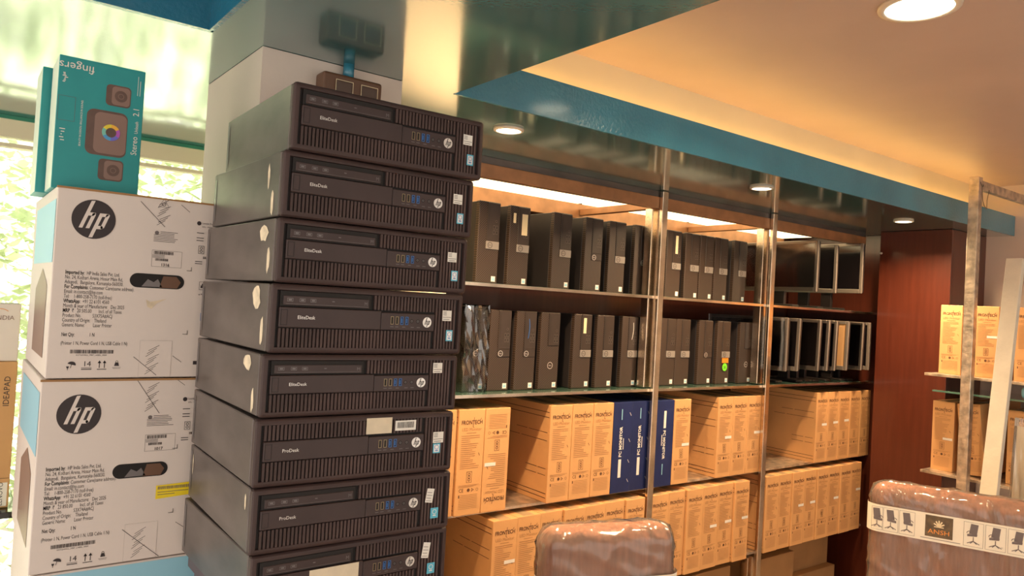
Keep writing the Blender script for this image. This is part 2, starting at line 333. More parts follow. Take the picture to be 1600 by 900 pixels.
# ------------------------------------------------------------------ big dark desktop computers
PCW, PCH, PCD = 0.338, 0.100, 0.37
_share = {}
def shared(key, name, build, m, parent, smooth=False):
    if key in _share:
        o = bpy.data.objects.new(name, _share[key]); COL.objects.link(o); o.parent = parent; return o
    o = obj(name, build(), m, parent, smooth); _share[key] = o.data; return o
def b_bezel():
    bm = bmesh.new(); box(bm, 0, PCW, 0, 0.016, 0, PCH - 0.0006, bev=0.006, seg=3)
    f = min((f for f in bm.faces if f.normal.y < -0.9), key=lambda f: -f.calc_area())
    bmesh.ops.inset_region(bm, faces=[f], thickness=0.004); r = bmesh.ops.inset_region(bm, faces=[f], thickness=0.0015, depth=-0.005)
    bm.normal_update(); f.material_index = 1
    return bm
def b_case():
    bm = bmesh.new(); box(bm, 0.001, PCW - 0.001, 0.0165, PCD, 0.0012, PCH - 0.0018, bev=0.0015, seg=1); return bm
def ribs(x0, x1, z0, z1, pitch=0.0060):
    bm = bmesh.new(); x = x0
    while x + 0.0036 <= x1:
        box(bm, x, x + 0.0036, 0.0008, 0.0052, z0, z1); x += pitch
    return bm
def usb(d, u, v): d.frame(u, v, u + 0.0052, v + 0.0125, 0.0008)
def pc(i, xl, ztop, h, rz, word, bay, label, extra):
    t = tag(empty('desktop_computer', (xl, 1.087, ztop - h), math.radians(rz)), label, 'computer', 'stacked slim desktop computers')
    t.scale = (1, 1, h / PCH)
    shared('pcbez', 'front_bezel', b_bezel, [M['pc'], M['pc_recess']], t); shared('pccase', 'case', b_case, M['pc_case'], t)
    shared('pcflange', 'rear_flange', lambda: Draw_side_flange(), M['pc_flange'], t)
    if bay:
        stuff(shared('rib_lo', 'grille', lambda: ribs(0.014, 0.280, 0.009, 0.036), M['pc_rib'], t)); stuff(shared('rib_hi', 'grille', lambda: ribs(0.168, 0.280, 0.068, 0.090), M['pc_rib'], t))
        def dr():
            bm = bmesh.new(); box(bm, 0.014, 0.162, 0.0005, 0.0052, 0.067, 0.090, bev=0.0008, seg=1); return bm
        b = shared('bay', 'drive_bay', dr, M['pc_recess'], t)
        def df():
            bm = bmesh.new(); box(bm, 0.0185, 0.158, -0.0008, 0.001, 0.0695, 0.083, bev=0.0006, seg=1); return bm
        drv = shared('drv', 'drive_face', df, M['pc_plate'], b)
        def dm():
            d = Draw(eps=0.0012); d.rect(0.095, 0.0765, 0.099, 0.0778); d.text('M', 0.149, 0.0735, 0.0075)
            d.line(0.022, 0.0712, 0.156, 0.0712, 0.0004)
            for u in (0.024, 0.043, 0.060): d.frame(u, 0.0745, u + 0.009, 0.0795, 0.0006); d.rect(u + 0.002, 0.0758, u + 0.007, 0.0783)
            return d
        stuff(shared('drvmark', 'drive_marks', dm, M['pc_flange'], b))
    else:
        stuff(shared('rib_lo', 'grille', lambda: ribs(0.014, 0.280, 0.009, 0.036), M['pc_rib'], t)); stuff(shared('rib_hi2', 'grille', lambda: ribs(0.014, 0.280, 0.068, 0.090), M['pc_rib'], t))
    stuff(shared('rib_r', 'grille', lambda: ribs(0.283, 0.326, 0.009, 0.090), M['pc_rib'], t))
    def pl():
        bm = bmesh.new(); box(bm, 0.0135, 0.1800, -0.0012, 0.0052, 0.0375, 0.0665, bev=0.001, seg=1); box(bm, 0.1805, 0.2805, -0.0010, 0.0052, 0.0375, 0.0645, bev=0.001, seg=1); return bm
    p = shared('plate', 'name_plate', pl, M['pc_plate'], t)
    shared('btn', 'latch', lambda: Draw(eps=0.0016).frame(0.0155, 0.041, 0.0255, 0.063, 0.0006), M['pc_recess'], p)
    shared('w' + word, 'lettering', lambda: Draw(eps=0.0016).text(word, 0.041, 0.050, 0.0072), M['silver'], p)
    def ports():
        d = Draw(eps=0.0014)
        for u in (0.1975, 0.2065): usb(d, u, 0.0465)
        return d
    stuff(shared('usb1', 'usb_port', ports, M['usb_gold'], p))
    def ports2():
        d = Draw(eps=0.0014)
        for u in (0.2155, 0.2245): usb(d, u, 0.0465); d.rect(u + 0.0016, 0.049, u + 0.003, 0.0565)
        return d
    stuff(shared('usb2', 'blue_usb_port', ports2, M['usb_blue'], p))
    def holes():
        d = Draw(eps=0.00125)
        for u in (0.1975, 0.2065, 0.2155, 0.2245): d.rect(u, 0.0465, u + 0.0052, 0.059)
        for u in (0.2365, 0.2480): d.disc(u, 0.0525, 0.0032)
        return d
    stuff(shared('hol', 'port_openings', holes, M['pc_recess'], p))
    def jk():
        d = Draw(eps=0.0014)
        for u in (0.2365, 0.2480): d.ring(u, 0.0525, 0.0018, 0.0007, 12)
        for u in (0.197, 0.206, 0.219, 0.235, 0.2465): d.rect(u, 0.0425, u + 0.006, 0.0432)
        return d
    stuff(shared('jk', 'jack_marks', jk, M['pc_flange'], p))
    def disc():
        bm = bmesh.new(); cyl(bm, (0.2655, -0.0010, 0.0515), 0.0082, 0.0022, 'Y', 28); return bm
    lg = shared('lgd', 'badge', disc, M['silver'], p); shared('lgh', 'badge_letters', lambda: Draw((0, -0.0021, 0), eps=0.0003).hp(0.2655, 0.0515, 0.0080), M['ink'], lg)
    for k, (kind, u0, v0, u1, v1) in enumerate(extra):
        if kind == 'res':
            d = Draw((0, PCD, 0), (0, -1, 0), (0, 0, 1), (-1, 0, 0), eps=-0.0005); n = 11; rnd = random.Random(i * 10 + k)
            d.poly([((u0 + u1) / 2 + (u1 - u0) / 2 * math.cos(2 * math.pi * a / n) * rnd.uniform(0.65, 1.1), (v0 + v1) / 2 + (v1 - v0) / 2 * math.sin(2 * math.pi * a / n) * rnd.uniform(0.75, 1.1)) for a in range(n)])
            obj('sticker_residue', d, M['residue'], t)
        elif kind == 'rot':
            rt = empty('tilted_sticker', ((u0 + u1) / 2, 0, (v0 + v1) / 2)); rt.parent = t; rt.rotation_euler = (0, math.radians(9), 0)
            a, b = (u1 - u0) / 2, (v1 - v0) / 2
            obj('paper', Draw(eps=0.0004).rect(-a, -b, a, b), M['white'], rt)
            d = Draw(eps=0.0006)
            for q in range(4): d.rect(-a * 0.8, -b * 0.8 + q * b * 0.4, a * (0.7 - 0.2 * (q % 2)), -b * 0.8 + q * b * 0.4 + 0.0008)
            stuff(obj('print', d, M['ink_soft'], rt))
        else:
            mm = {'white': 'white', 'blue': 'chip_blue', 'beige': 'beige_label', 'bar': 'white'}[kind]
            s_ = obj({'white': 'serial_sticker', 'blue': 'processor_sticker', 'beige': 'paper_label', 'bar': 'barcode_label'}[kind], Draw(eps=0.0004 if u0 > 0.285 or v0 > 0.066 else 0.0018).rect(u0, v0, u1, v1), M[mm], t)
            d = Draw(eps=0.0006 if u0 > 0.285 or v0 > 0.066 else 0.0020); w_, h_ = u1 - u0, v1 - v0
            if kind == 'bar':
                rnd = random.Random(3); u = u0 + w_ * 0.1
                while u < u1 - w_ * 0.1: q = rnd.choice((0.0005, 0.0009)); d.rect(u, v0 + h_ * 0.25, u + q, v1 - h_ * 0.15); u += q + rnd.choice((0.0005, 0.0008))
                stuff(obj('bars', d, M['ink'], s_))
            elif kind == 'white':
                for q in range(3): d.rect(u0 + w_ * 0.08, v0 + h_ * (0.55 + 0.14 * q), u0 + w_ * 0.45, v0 + h_ * (0.60 + 0.14 * q))
                d.rect(u0 + w_ * 0.05, v0 + h_ * 0.32, u0 + w_ * 0.95, v0 + h_ * 0.37); d.rect(u0 + w_ * 0.1, v0 + h_ * 0.12, u0 + w_ * 0.8, v0 + h_ * 0.17)
                stuff(obj('print', d, M['ink_soft'], s_))
            elif kind == 'blue':
                d.rect(u0 + w_ * 0.14, v0 + h_ * 0.12, u0 + w_ * 0.86, v0 + h_ * 0.88); obj('print', d, M['silver'] if i < 6 else M['chip_blue'], s_)
                d2 = Draw(eps=0.0008); d2.ring((u0 + u1) / 2, v0 + h_ * 0.62, w_ * 0.28, w_ * 0.06, 16); d2.rect(u0 + w_ * 0.3, v0 + h_ * 0.22, u0 + w_ * 0.7, v0 + h_ * 0.32); obj('print', d2, M['usb_blue'] if i < 6 else M['white'], s_)
    return t
def Draw_side_flange():
    d = Draw((0, PCD, 0), (0, -1, 0), (0, 0, 1), (-1, 0, 0), eps=-0.0004); d.rect(0.004, 0.012, 0.016, 0.088); return d
XL = (.396, .387, .385, .381, .374, .370, .372, .376)
ZT = (1.815, 1.711, 1.610, 1.512, 1.407, 1.312, 1.210, 1.112, 1.0115)
RZ = (-1.8, -0.5, 0.3, 0.2, -0.6, -1.2, -1.0, 0.4)
ST = ('white', 0.296, 0.055, 0.314, 0.072); BL = ('blue', 0.305, 0.022, 0.318, 0.040)
EX = [[ST, BL],
      [ST, BL, ('res', 0.300, 0.045, 0.312, 0.085), ('res', 0.320, 0.002, 0.334, 0.046)],
      [ST, BL, ('res', 0.290, 0.062, 0.328, 0.092), ('res', 0.325, 0.012, 0.340, 0.058)],
      [ST, BL, ('res', 0.285, 0.060, 0.325, 0.096), ('res', 0.328, 0.006, 0.342, 0.052)],
      [('white', 0.288, 0.068, 0.306, 0.086), ('res', 0.280, 0.066, 0.322, 0.094), ('res', 0.325, 0.002, 0.340, 0.046)],
      [('beige', 0.175, 0.069, 0.220, 0.094), ('bar', 0.226, 0.072, 0.264, 0.088), ('white', 0.298, 0.048, 0.318, 0.066), ('blue', 0.299, 0.031, 0.313, 0.047)],
      [('rot', 0.290, 0.048, 0.304, 0.072), ('blue', 0.300, 0.020, 0.315, 0.038), ('res', 0.020, 0.045, 0.026, 0.085), ('res', 0.333, 0.062, 0.341, 0.088)],
      [('rot', 0.289, 0.052, 0.303, 0.078), ('blue', 0.300, 0.024, 0.315, 0.042), ('beige', 0.090, 0.034, 0.172, 0.066)]]
LB = ['black slim desktop computer on top of the tall stack', 'black slim desktop computer second from the top of the stack',
      'black slim desktop computer third from the top, torn cream sticker on its side', 'black slim desktop computer fourth from the top of the stack',
      'black slim desktop computer fifth from the top, white scraps on its side', 'black slim desktop computer with beige and barcode labels above its ports',
      'black slim desktop computer second from the bottom, scratched name plate', 'lowest black slim desktop computer in the stack, beige label on front']
for i in range(8):
    pc(i, XL[i], ZT[i], ZT[i] - ZT[i + 1] - 0.0006, RZ[i], 'ProDesk' if i in (5, 6) else ('EliteDesk' if i < 5 else ''), i != 5, LB[i], EX[i]) if i != 7 else pc(i, XL[i], ZT[i], 0.0995, RZ[i], 'ProDesk', True, LB[i], EX[i])
ct = tag(empty('counter', (0, 0, 0)), 'plain counter under the tall computer stack', 'counter')
bx('top', M['mahog'], (0.385, 0.70, 1.10, 1.45, 0.985, 1.0115), ct, 0.002); bx('body', M['mahog'], (0.395, 0.69, 1.11, 1.44, 0, 0.985), ct)

# switch box and conduit on the pillar
sw = tag(empty('switch_box', (0.605, 1.54, 1.90)), 'brown electric switch box on the pillar', 'switch')
bx('casing', M['switch'], (0, 0.136, -0.045, 0, 0, 0.068), sw, 0.006, 3)
for x in (0.028, 0.086): bx('switch_plate', M['switch_in'], (x, x + 0.036, -0.048, -0.044, 0.014, 0.052), sw, 0.001)
d = Draw((0, -0.0485, 0)); d.frame(0.026, 0.012, 0.066, 0.054, 0.0012); d.frame(0.084, 0.012, 0.124, 0.054, 0.0012); obj('plate_edges', d, M['amber'], sw)
cn = bmesh.new(); cyl(cn, (0.672, 1.523, 1.984), 0.012, 0.032, 'Z', 16)
tag(obj('conduit', cn, M['teal_fascia'], None, True), 'short teal pipe from switch box to ceiling', 'pipe')

# ------------------------------------------------------------------ black towers on the shelves
TW, TH, TD = 0.093, 0.290, 0.292
def tower(x, z, kind, label, extra=()):
    t = tag(empty('tower_computer', (x, 2.165, z)), label, 'computer', 'black computer towers on the shelves')
    def fr():
        bm = bmesh.new(); box(bm, 0, TW, 0, 0.02, 0, TH, bev=0.003, seg=2); return bm
    shared('twf', 'front_grille', fr, M['dell_mesh'], t)
    def cs():
        bm = bmesh.new(); box(bm, 0.001, TW - 0.001, 0.0205, TD, 0.001, TH - 0.002, bev=0.001, seg=1); return bm
    shared('twc', 'case', cs, M['dell_case'], t)
    zp = 0.150 if kind != 'old' else 0.165
    def pn():
        bm = bmesh.new(); box(bm, 0.036, TW - 0.003, -0.003, 0.001, zp, TH - 0.003, bev=0.001, seg=1); return bm
    p = shared('twp' + ('o' if kind == 'old' else ''), 'front_panel', pn, M['dell_panel'], t)
    def io():
        d = Draw(eps=0.0036)
        for u in (0.062, 0.074):
            for v in (0.176, 0.194): d.rect(u, v, u + 0.007, v + 0.013)
        d.rect(0.041, 0.19, 0.0418, 0.28); d.disc(0.074, 0.222, 0.004, 14); return d
    stuff(shared('twio', 'ports', io, M['pc_recess'], p))
    def io2():
        d = Draw(eps=0.0040)
        for u in (0.062, 0.074):
            for v in (0.176, 0.194): d.frame(u, v, u + 0.007, v + 0.013, 0.0010)
        d.ring(0.074, 0.222, 0.004, 0.001, 14); return d
    stuff(shared('twio2', 'port_rims', io2, M['mon_frame'], p))
    if kind == 'silver':
        def bd():
            bm = bmesh.new(); box(bm, 0.035, TW - 0.002, -0.004, 0.001, 0.122, 0.150, bev=0.001, seg=1); return bm
        b = shared('twb', 'silver_band', bd, M['band'], t); c = (0.051, 0.136, 0.0105); pa = b; mm = M['ink']; ep = 0.0046
    elif kind == 'dark':
        def bd():
            bm = bmesh.new(); box(bm, 0.036, TW - 0.003, -0.003, 0.001, 0.122, 0.150, bev=0.001, seg=1); return bm
        b = shared('twbd', 'lower_panel', bd, M['dell_panel'], t); c = (0.048, 0.134, 0.0105); pa = b; mm = M['silver']; ep = 0.0036
    else: c = (0.052, 0.090, 0.013); pa = t; mm = M['silver']; ep = 0.0006
    def lg():
        d = Draw(eps=ep); d.ring(c[0], c[1], c[2], 0.0018, 24); d.text('DELL', c[0], c[1] - 0.0022, 0.0068, 'CENTER'); return d
    shared('twl' + kind, 'round_logo', lg, mm, pa)
    shared('tws', 'small_sticker', lambda: Draw(eps=0.0006).rect(0.066, 0.008, 0.084, 0.027), M['white'], t)
    shared('tws2', 'sticker_print', lambda: Draw(eps=0.0010).rect(0.069, 0.012, 0.081, 0.021), M['chip_blue' if False else 'lightblue'], t)
    for k, m_, u0, v0, u1, v1 in extra:
        if k == 'r': obj('paper_sticker', Draw(eps=0.0044).rect(u0, v0, u1, v1), M[m_], t)
        elif k == 'd':
            o_ = obj('round_sticker', Draw(eps=0.0044).disc((u0 + u1) / 2, (v0 + v1) / 2, (u1 - u0) / 2), M[m_], t); obj('sticker_lettering', Draw(eps=0.0050).text('2K', (u0 + u1) / 2, (v0 + v1) / 2 - 0.006, 0.016, 'CENTER'), M['ink'], o_)
        else:
            d = Draw(eps=0.0044); q = [(u0 + (u1 - u0) * a / 8 + 0.004 * math.sin(a * 0.4), v0 + (v1 - v0) * a / 8) for a in range(9)]
            for a, b2 in zip(q[:-1], q[1:]): d.line(*a, *b2, 0.0025)
            obj('scratch_mark', d, M[m_], t)
    return t
import mathutils
R3 = Matrix((_ax, _ay, _az))
def at_y(px, py, y):
    dd = R3 @ Vector((px - 800, 450 - py, -1170)); k = y / dd.y; return Vector((0, 0, 1.5)) + dd * k
UP = [(750, 309.7, 'silver', ()), (798.6, 317, 'silver', (('r', 'amber', 0.052, 0.185, 0.078, 0.262), ('r', 'amber', 0.012, 0.226, 0.024, 0.262))), (866.7, 329, 'silver', ()), (916.7, 337, 'dark', ()),
      (954, 343, 'silver', ()), (993.6, 348, 'dark', ()), (1044, 355, 'silver', (('r', 'amber', 0.050, 0.19, 0.066, 0.268),)), (1073, 360, 'silver', ()), (1096, 364, 'silver', ()), (1119, 368, 'silver', ()), (1149, 373, 'silver', ())]
LO = [(729, 478, 'dark', ()), (768, 483, 'dark', ()), (809, 485, 'dark', (('s', 'usb_blue', 0.052, 0.19, 0.054, 0.262),)), (847, 489, 'old', ()), (898.6, 490, 'silver', (('r', 'amber', 0.045, 0.215, 0.060, 0.275),)),
      (934.7, 491.7, 'silver', ()), (973.6, 493, 'silver', (('s', 'white', 0.054, 0.195, 0.060, 0.265),)), (1034.7, 496, 'silver', ()), (1058, 497, 'silver', ()), (1094, 500, 'dark', ()),
      (1122.7, 502, 'silver', (('r', 'orange_st', 0.034, 0.098, 0.080, 0.120), ('d', 'green_st', 0.038, 0.060, 0.074, 0.096))), (1158, 504, 'old', ())]
prev = -9
for i, (px, py, k, ex) in enumerate(UP):
    x = max(at_y(px, py, 2.165).x, prev + TW + 0.002); prev = x
    extra_words = {1: ', two cream paper stickers', 6: ', one cream strip sticker'}.get(i, '')
    tower(x, 1.568, k, ('black tower computer on upper shelf, %s from the left' % ORD[i]) + extra_words, ex)
prev = -9
for i, (px, py, k, ex) in enumerate(LO):
    x = max(at_y(px, py, 2.165).x, prev + TW + 0.002); prev = x
    extra_words = {0: ', wrapped in clear plastic', 2: ', blue mark on panel', 4: ', cream strip sticker', 6: ', curved white scratch', 10: ', orange and green stickers'}.get(i, '')
    tower(x, 1.187, k, ('black tower computer on lower shelf, %s from the left' % ORD[i]) + extra_words, ex)
    if i == 0:
        bm = bmesh.new(); box(bm, -0.010, TW - 0.001, -0.014, 0.20, 0.0005, TH + 0.012)
        bmesh.ops.subdivide_edges(bm, edges=bm.edges[:], cuts=9, use_grid_fill=True)
        rnd = random.Random(5)
        for v in bm.verts:
            if v.co.z > 0.003: v.co += Vector((rnd.uniform(-1, 0.4) * 0.005, rnd.uniform(-1, 0.6) * 0.009, rnd.uniform(-1, 1) * 0.004))
        pb = obj('plastic_bag', bm, film('crumpled_bag_film', base=0.12, bscale=9, bump=0.9, rough=0.1), None, False); pb.location = (x, 2.165, 1.187)
        tag(pb, 'crumpled clear plastic bag around the leftmost lower tower', 'plastic bag')

# ------------------------------------------------------------------ monitor cartons
CW, CH, CD = 0.0968, 0.325, 0.48
KS = 1.105
def carton_body(kind):
    bm = bmesh.new(); box(bm, 0, CW, 0, CD, 0, CH, bev=0.0022, seg=2); return bm
def c_brand():
    d = Draw(); d.text('FRONTECH', CW / 2, 0.2790, 0.0175, 'CENTER', sx=0.86, bold=0.025); d.line(0.056, 0.300, 0.052, 0.272, 0.0016); d.line(0.052, 0.272, 0.057, 0.268, 0.0014); d.line(0.078, 0.291, 0.083, 0.297, 0.0014); return d
def c_icon():
    d = Draw(); d.frame(0.038, 0.100, 0.058, 0.134, 0.0012)
    for v in (0.109, 0.117, 0.125): d.ring(0.048, v, 0.0048, 0.0018, 12)
    return d
def c_marks():
    d = Draw(); d.text('CE', 0.012, 0.0725, 0.015); d.disc(0.048, 0.077, 0.0055, 10); d.ring(0.062, 0.077, 0.0065, 0.0028, 3); d.ring(0.080, 0.077, 0.0045, 0.0009, 10); d.rect(0.012, 0.055, 0.016, 0.064); d.line(0.078, 0.190, 0.083, 0.181, 0.0016); return d
def c_sub():
    d = Draw(); d.text('LED Monitor', CW / 2, 0.2590, 0.0138, 'CENTER'); return d
def c_fine():
    d = Draw(); rnd = random.Random(2); d.rect(0.030, 0.2515, 0.066, 0.2530)
    for q in range(17): v = 0.243 - q * 0.0062; d.rect(0.012, v, 0.012 + rnd.uniform(0.03, 0.07), v + 0.0018)
    for q in range(3): d.rect(0.010, 0.0925 - q * 0.003, 0.086 - 0.01 * q, 0.0935 - q * 0.003)
    for q in range(9): d.rect(0.018 if q < 3 else 0.014, 0.062 - q * 0.0052, 0.082, 0.0632 - q * 0.0052)
    return d
def carton_side():
    d = Draw((0, CD, 0), (0, -1, 0), (0, 0, 1), (-1, 0, 0)); L_ = CD
    for v in (0.300, 0.283, 0.030, 0.016): d.rect(0.01, v, L_ - 0.006, v + 0.0022)
    for v, a in ((0.232, 0.30), (0.205, 0.26), (0.112, 0.36), (0.090, 0.36)):
        d.rect(a, v, a + 0.06, v + 0.0018); d.rect(a + 0.068, v, L_ - 0.012, v + 0.0018)
    return d
def carton(x, y, z, label, group, rz=0.0, flip=False, sticker=None, name='monitor_carton'):
    k = 1.0 if rz else KS
    t = tag(empty(name, (x * k, y * k, z), rz), label, 'carton', group); t.scale = (k, k, k)
    if flip:
        t.rotation_euler = (0, math.pi, rz); t.location = (x * k + CW * k, y * k, z + CH * k)
    shared('cb', 'body', lambda: carton_body(0), M['card'], t); shared('cf', 'brand_lettering', c_brand, M['card_ink'], t); shared('ci', 'disposal_mark', c_icon, M['card_ink'], t); stuff(shared('cm', 'compliance_marks', c_marks, M['card_ink'], t)); shared('cu', 'subtitle', c_sub, M['card_ink_soft'], t); stuff(shared('cs', 'fine_print', c_fine, M['card_ink_soft'], t))
    stuff(shared('cd', 'side_stripes', carton_side, M['card_ink'], t))
    def tp():
        d = Draw((0, 0, CH), (1, 0, 0), (0, 1, 0), (0, 0, 1)); d.rect(CW / 2 - 0.022, 0.0025, CW / 2 + 0.022, CD - 0.003); return d
    shared('ct', 'tape', tp, M['tape'], t)
    if sticker is not None: obj('white_sticker', Draw(eps=0.0009).rect(0.050, sticker, 0.092, sticker + 0.011), M['white'], t)
    return t
Z4, Z5 = 0.7765, 0.3895
def at_z(px, py, z):
    dd = R3 @ Vector((px - 800, 450 - py, -1170)); k = (z - 1.5) / dd.z; return Vector((0, 0, 1.5)) + dd * k
xe1 = 1.267
carton(xe1 - 0.1, 1.912, Z4, 'leftmost cardboard monitor carton of the upper row, mostly hidden', 'upper row monitor cartons')
carton(xe1, 1.905, Z4, 'cardboard monitor carton left of the upside down one, upper row', 'upper row monitor cartons')
carton(xe1 + 0.099, 1.905, Z4, 'upside down cardboard monitor carton with white sticker, upper row', 'upper row monitor cartons', flip=True, sticker=0.17)
for k in range(3): carton(1.629 + 0.0985 * k, 1.902, Z4, 'cardboard monitor carton, %s of three left of the blue cartons' % ORD[k], 'upper row monitor cartons')
def blue_carton(x, y, z, flip, label):
    t = tag(empty('monitor_carton', (x * KS, y * KS, z)), label, 'carton', 'blue monitor cartons'); t.scale = (KS, KS, KS)
    shared('bb', 'body', lambda: carton_body(0), M['blue_box'], t)
    def pr():
        d = Draw(); d.text('PC MONITOR', 0.046, 0.128, 0.0185, rot=math.pi / 2, bold=0.03, sx=0.95); d.rect(0.033, 0.055, 0.047, 0.120)
        d.rect(0.0520, 0.155, 0.0555, 0.195); return d
    def pr2():
        d = Draw(); d.text('PC MONITOR', 0.040, 0.212, 0.0185, rot=-math.pi / 2, bold=0.03, sx=0.95); d.rect(0.040, 0.220, 0.053, 0.285)
        d.rect(0.0310, 0.155, 0.0345, 0.195); return d
    shared('bp%d' % flip, 'lettering', pr2 if flip else pr, M['white'], t)
    def sm():
        d = Draw(); d.rect(0.039, 0.262, 0.043, 0.300) if not flip else d.rect(0.041, 0.045, 0.045, 0.085); return d
    shared('bs%d' % flip, 'small_print', sm, M['lightblue'], t)
    def hk():
        d = Draw()
        for v in (0.035, 0.105, 0.18, 0.275): d.line(0.080, v + 0.012, 0.088, v, 0.0026)
        return d
    if not flip: stuff(shared('bh', 'staple_marks', hk, M['silver'], t))
    return t
xb = 1.629 + 0.0985 * 3
blue_carton(xb, 1.902, Z4, 0, 'left blue monitor carton with white vertical lettering'); blue_carton(xb + 0.0985, 1.904, Z4, 0, 'middle blue monitor carton beside the chrome post')
blue_carton(2.160 - 0.012, 1.900, Z4, 1, 'right blue monitor carton partly behind the chrome post')
carton(2.247, 1.900, Z4, 'cardboard monitor carton right of the blue cartons', 'upper row monitor cartons', sticker=0.145)
for k in range(3): carton(2.519 + 0.0985 * k, 1.904, Z4, 'cardboard monitor carton, %s of three left of the second chrome post' % ORD[k], 'upper row monitor cartons', sticker=(0.155, None, 0.165)[k])
for k in range(5): carton(3.245 + 0.0985 * k, 1.906, Z4, 'upper row cardboard monitor carton, %s of five beside the mahogany cabinet' % ORD[k], 'upper row monitor cartons', sticker=(0.17, 0.175, 0.18, None, None)[k])
xs = [1.403 + 0.0985 * k for k in range(7)] + [2.129 + 0.1003 * k for k in range(6)]
for k, x in enumerate(xs): carton(x, 1.884 + 0.004 * (k % 3), Z5, 'lower row cardboard monitor carton, %s from the left in the left bays' % ORD[k], 'lower row monitor cartons', sticker={0: 0.185, 10: 0.16, 11: 0.165, 12: 0.17}.get(k))
for k in range(8): carton(2.854 + 0.1003 * k, 1.890 + 0.003 * (k % 2), Z5, 'lower row cardboard monitor carton, %s of eight in the right bay' % ORD[k], 'lower row monitor cartons', sticker={2: 0.17, 3: 0.172, 5: 0.17, 7: 0.19}.get(k))
# plain cartons at the bottom
def plain(x0, x1, y0, y1, z0, z1, label):
    t = tag(empty('plain_carton', (x0, y0, z0)), label, 'carton', 'plain cartons under the lowest shelf')
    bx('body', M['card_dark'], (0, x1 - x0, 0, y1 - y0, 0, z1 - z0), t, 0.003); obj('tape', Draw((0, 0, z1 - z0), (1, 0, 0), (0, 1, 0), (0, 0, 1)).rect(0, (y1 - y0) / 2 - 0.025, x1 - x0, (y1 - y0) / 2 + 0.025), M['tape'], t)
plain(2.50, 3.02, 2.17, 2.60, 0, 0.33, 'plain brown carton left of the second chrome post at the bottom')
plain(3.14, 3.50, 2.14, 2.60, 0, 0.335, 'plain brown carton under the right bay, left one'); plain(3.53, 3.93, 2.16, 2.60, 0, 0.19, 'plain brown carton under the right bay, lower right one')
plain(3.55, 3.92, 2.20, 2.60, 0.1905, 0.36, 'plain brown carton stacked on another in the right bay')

# ------------------------------------------------------------------ monitors
def monitor(x, y0, wd, zb, ht, rz, tilt, label, wrap=False, board=False, group='old monitors on the shelves', zshelf=1.187):
    """screen faces -X; right edge of the picture at y0, width runs back along +Y"""
    t = tag(empty('monitor', (x, y0, zshelf), rz), label, 'monitor', group)
    h0 = zb - zshelf
    hd_ = empty('display', (0, 0, h0)); hd_.parent = t; hd_.rotation_euler = (0, tilt, 0)
    bm = bmesh.new(); T = 0.016
    box(bm, 0, 0.012, 0, T, 0, ht, 0.002, 1); box(bm, 0, 0.012, wd - T, wd, 0, ht, 0.002, 1); box(bm, 0, 0.012, T, wd - T, 0, 0.022, 0.002, 1); box(bm, 0, 0.012, T, wd - T, ht - T, ht, 0.002, 1)
    obj('bezel', bm, M['mon_frame'], hd_); bx('screen', M['card_side'] if board else M['screen'], (0.003, 0.010, T, wd - T, 0.022, ht - T), hd_)
    bx('back_shell', M['mon_black'], (0.0125, 0.030, 0.004, wd - 0.004, 0.004, ht - 0.004), hd_, 0.004)
    if wrap: bx('film', M['film'], (-0.004, -0.002, 0.003, wd - 0.003, 0.003, ht - 0.003), hd_)
    bx('neck', M['mon_black'], (0.012, 0.032, wd / 2 - 0.03, wd / 2 + 0.03, 0.006, h0 + 0.05), t, 0.002)
    bm = bmesh.new(); box(bm, -0.018, 0.040, wd / 2 - 0.10, wd / 2 + 0.10, 0.0005, 0.012, 0.004, 2); obj('foot', bm, M['mon_black'], t)
    return t
A2 = 1.568
monitor(3.40, 2.03, 0.44, 1.645, 0.255, math.radians(-3), 0.0, 'plastic wrapped monitor right of the second chrome post, upper shelf', True, zshelf=A2)
monitor(3.63, 2.06, 0.36, 1.65, 0.25, math.radians(4), 0.0, 'dark monitor turned edge on between two upper shelf monitors', zshelf=A2)
monitor(3.83, 2.03, 0.42, 1.66, 0.265, math.radians(-2), 0.0, 'monitor with pale reflection beside the mahogany cabinet, upper shelf', zshelf=A2)
LM = [(1229, 0, True, False, 'large plastic wrapped monitor behind the second chrome post, lower shelf'), (1247, 0.03, False, False, 'dark monitor second in the lower shelf row'), (1279, 0.03, True, False, 'third monitor in the lower shelf row, film on its top corner'),
      (1293, 0.03, False, False, 'slim fourth monitor in the lower shelf row'), (1305, 0.03, True, False, 'fifth monitor in the lower shelf row, leaning back'), (1323.5, 0.03, False, True, 'monitor with brown cardboard over its screen, lower shelf'),
      (1346.6, 0.03, True, False, 'plastic wrapped monitor second from the mahogany cabinet, lower shelf'), (1358, 0.0, False, False, 'last monitor of the lower shelf row beside the cabinet')]
pm = 0
for i, (px, tl, wr, bd_, lb) in enumerate(LM):
    x = max(at_y(px, 540, 2.04).x, pm + 0.064); pm = x
    monitor(x, 2.04, 0.46 if i == 0 else 0.40, 1.255, 0.255, 0, tl, lb, wr, bd_)

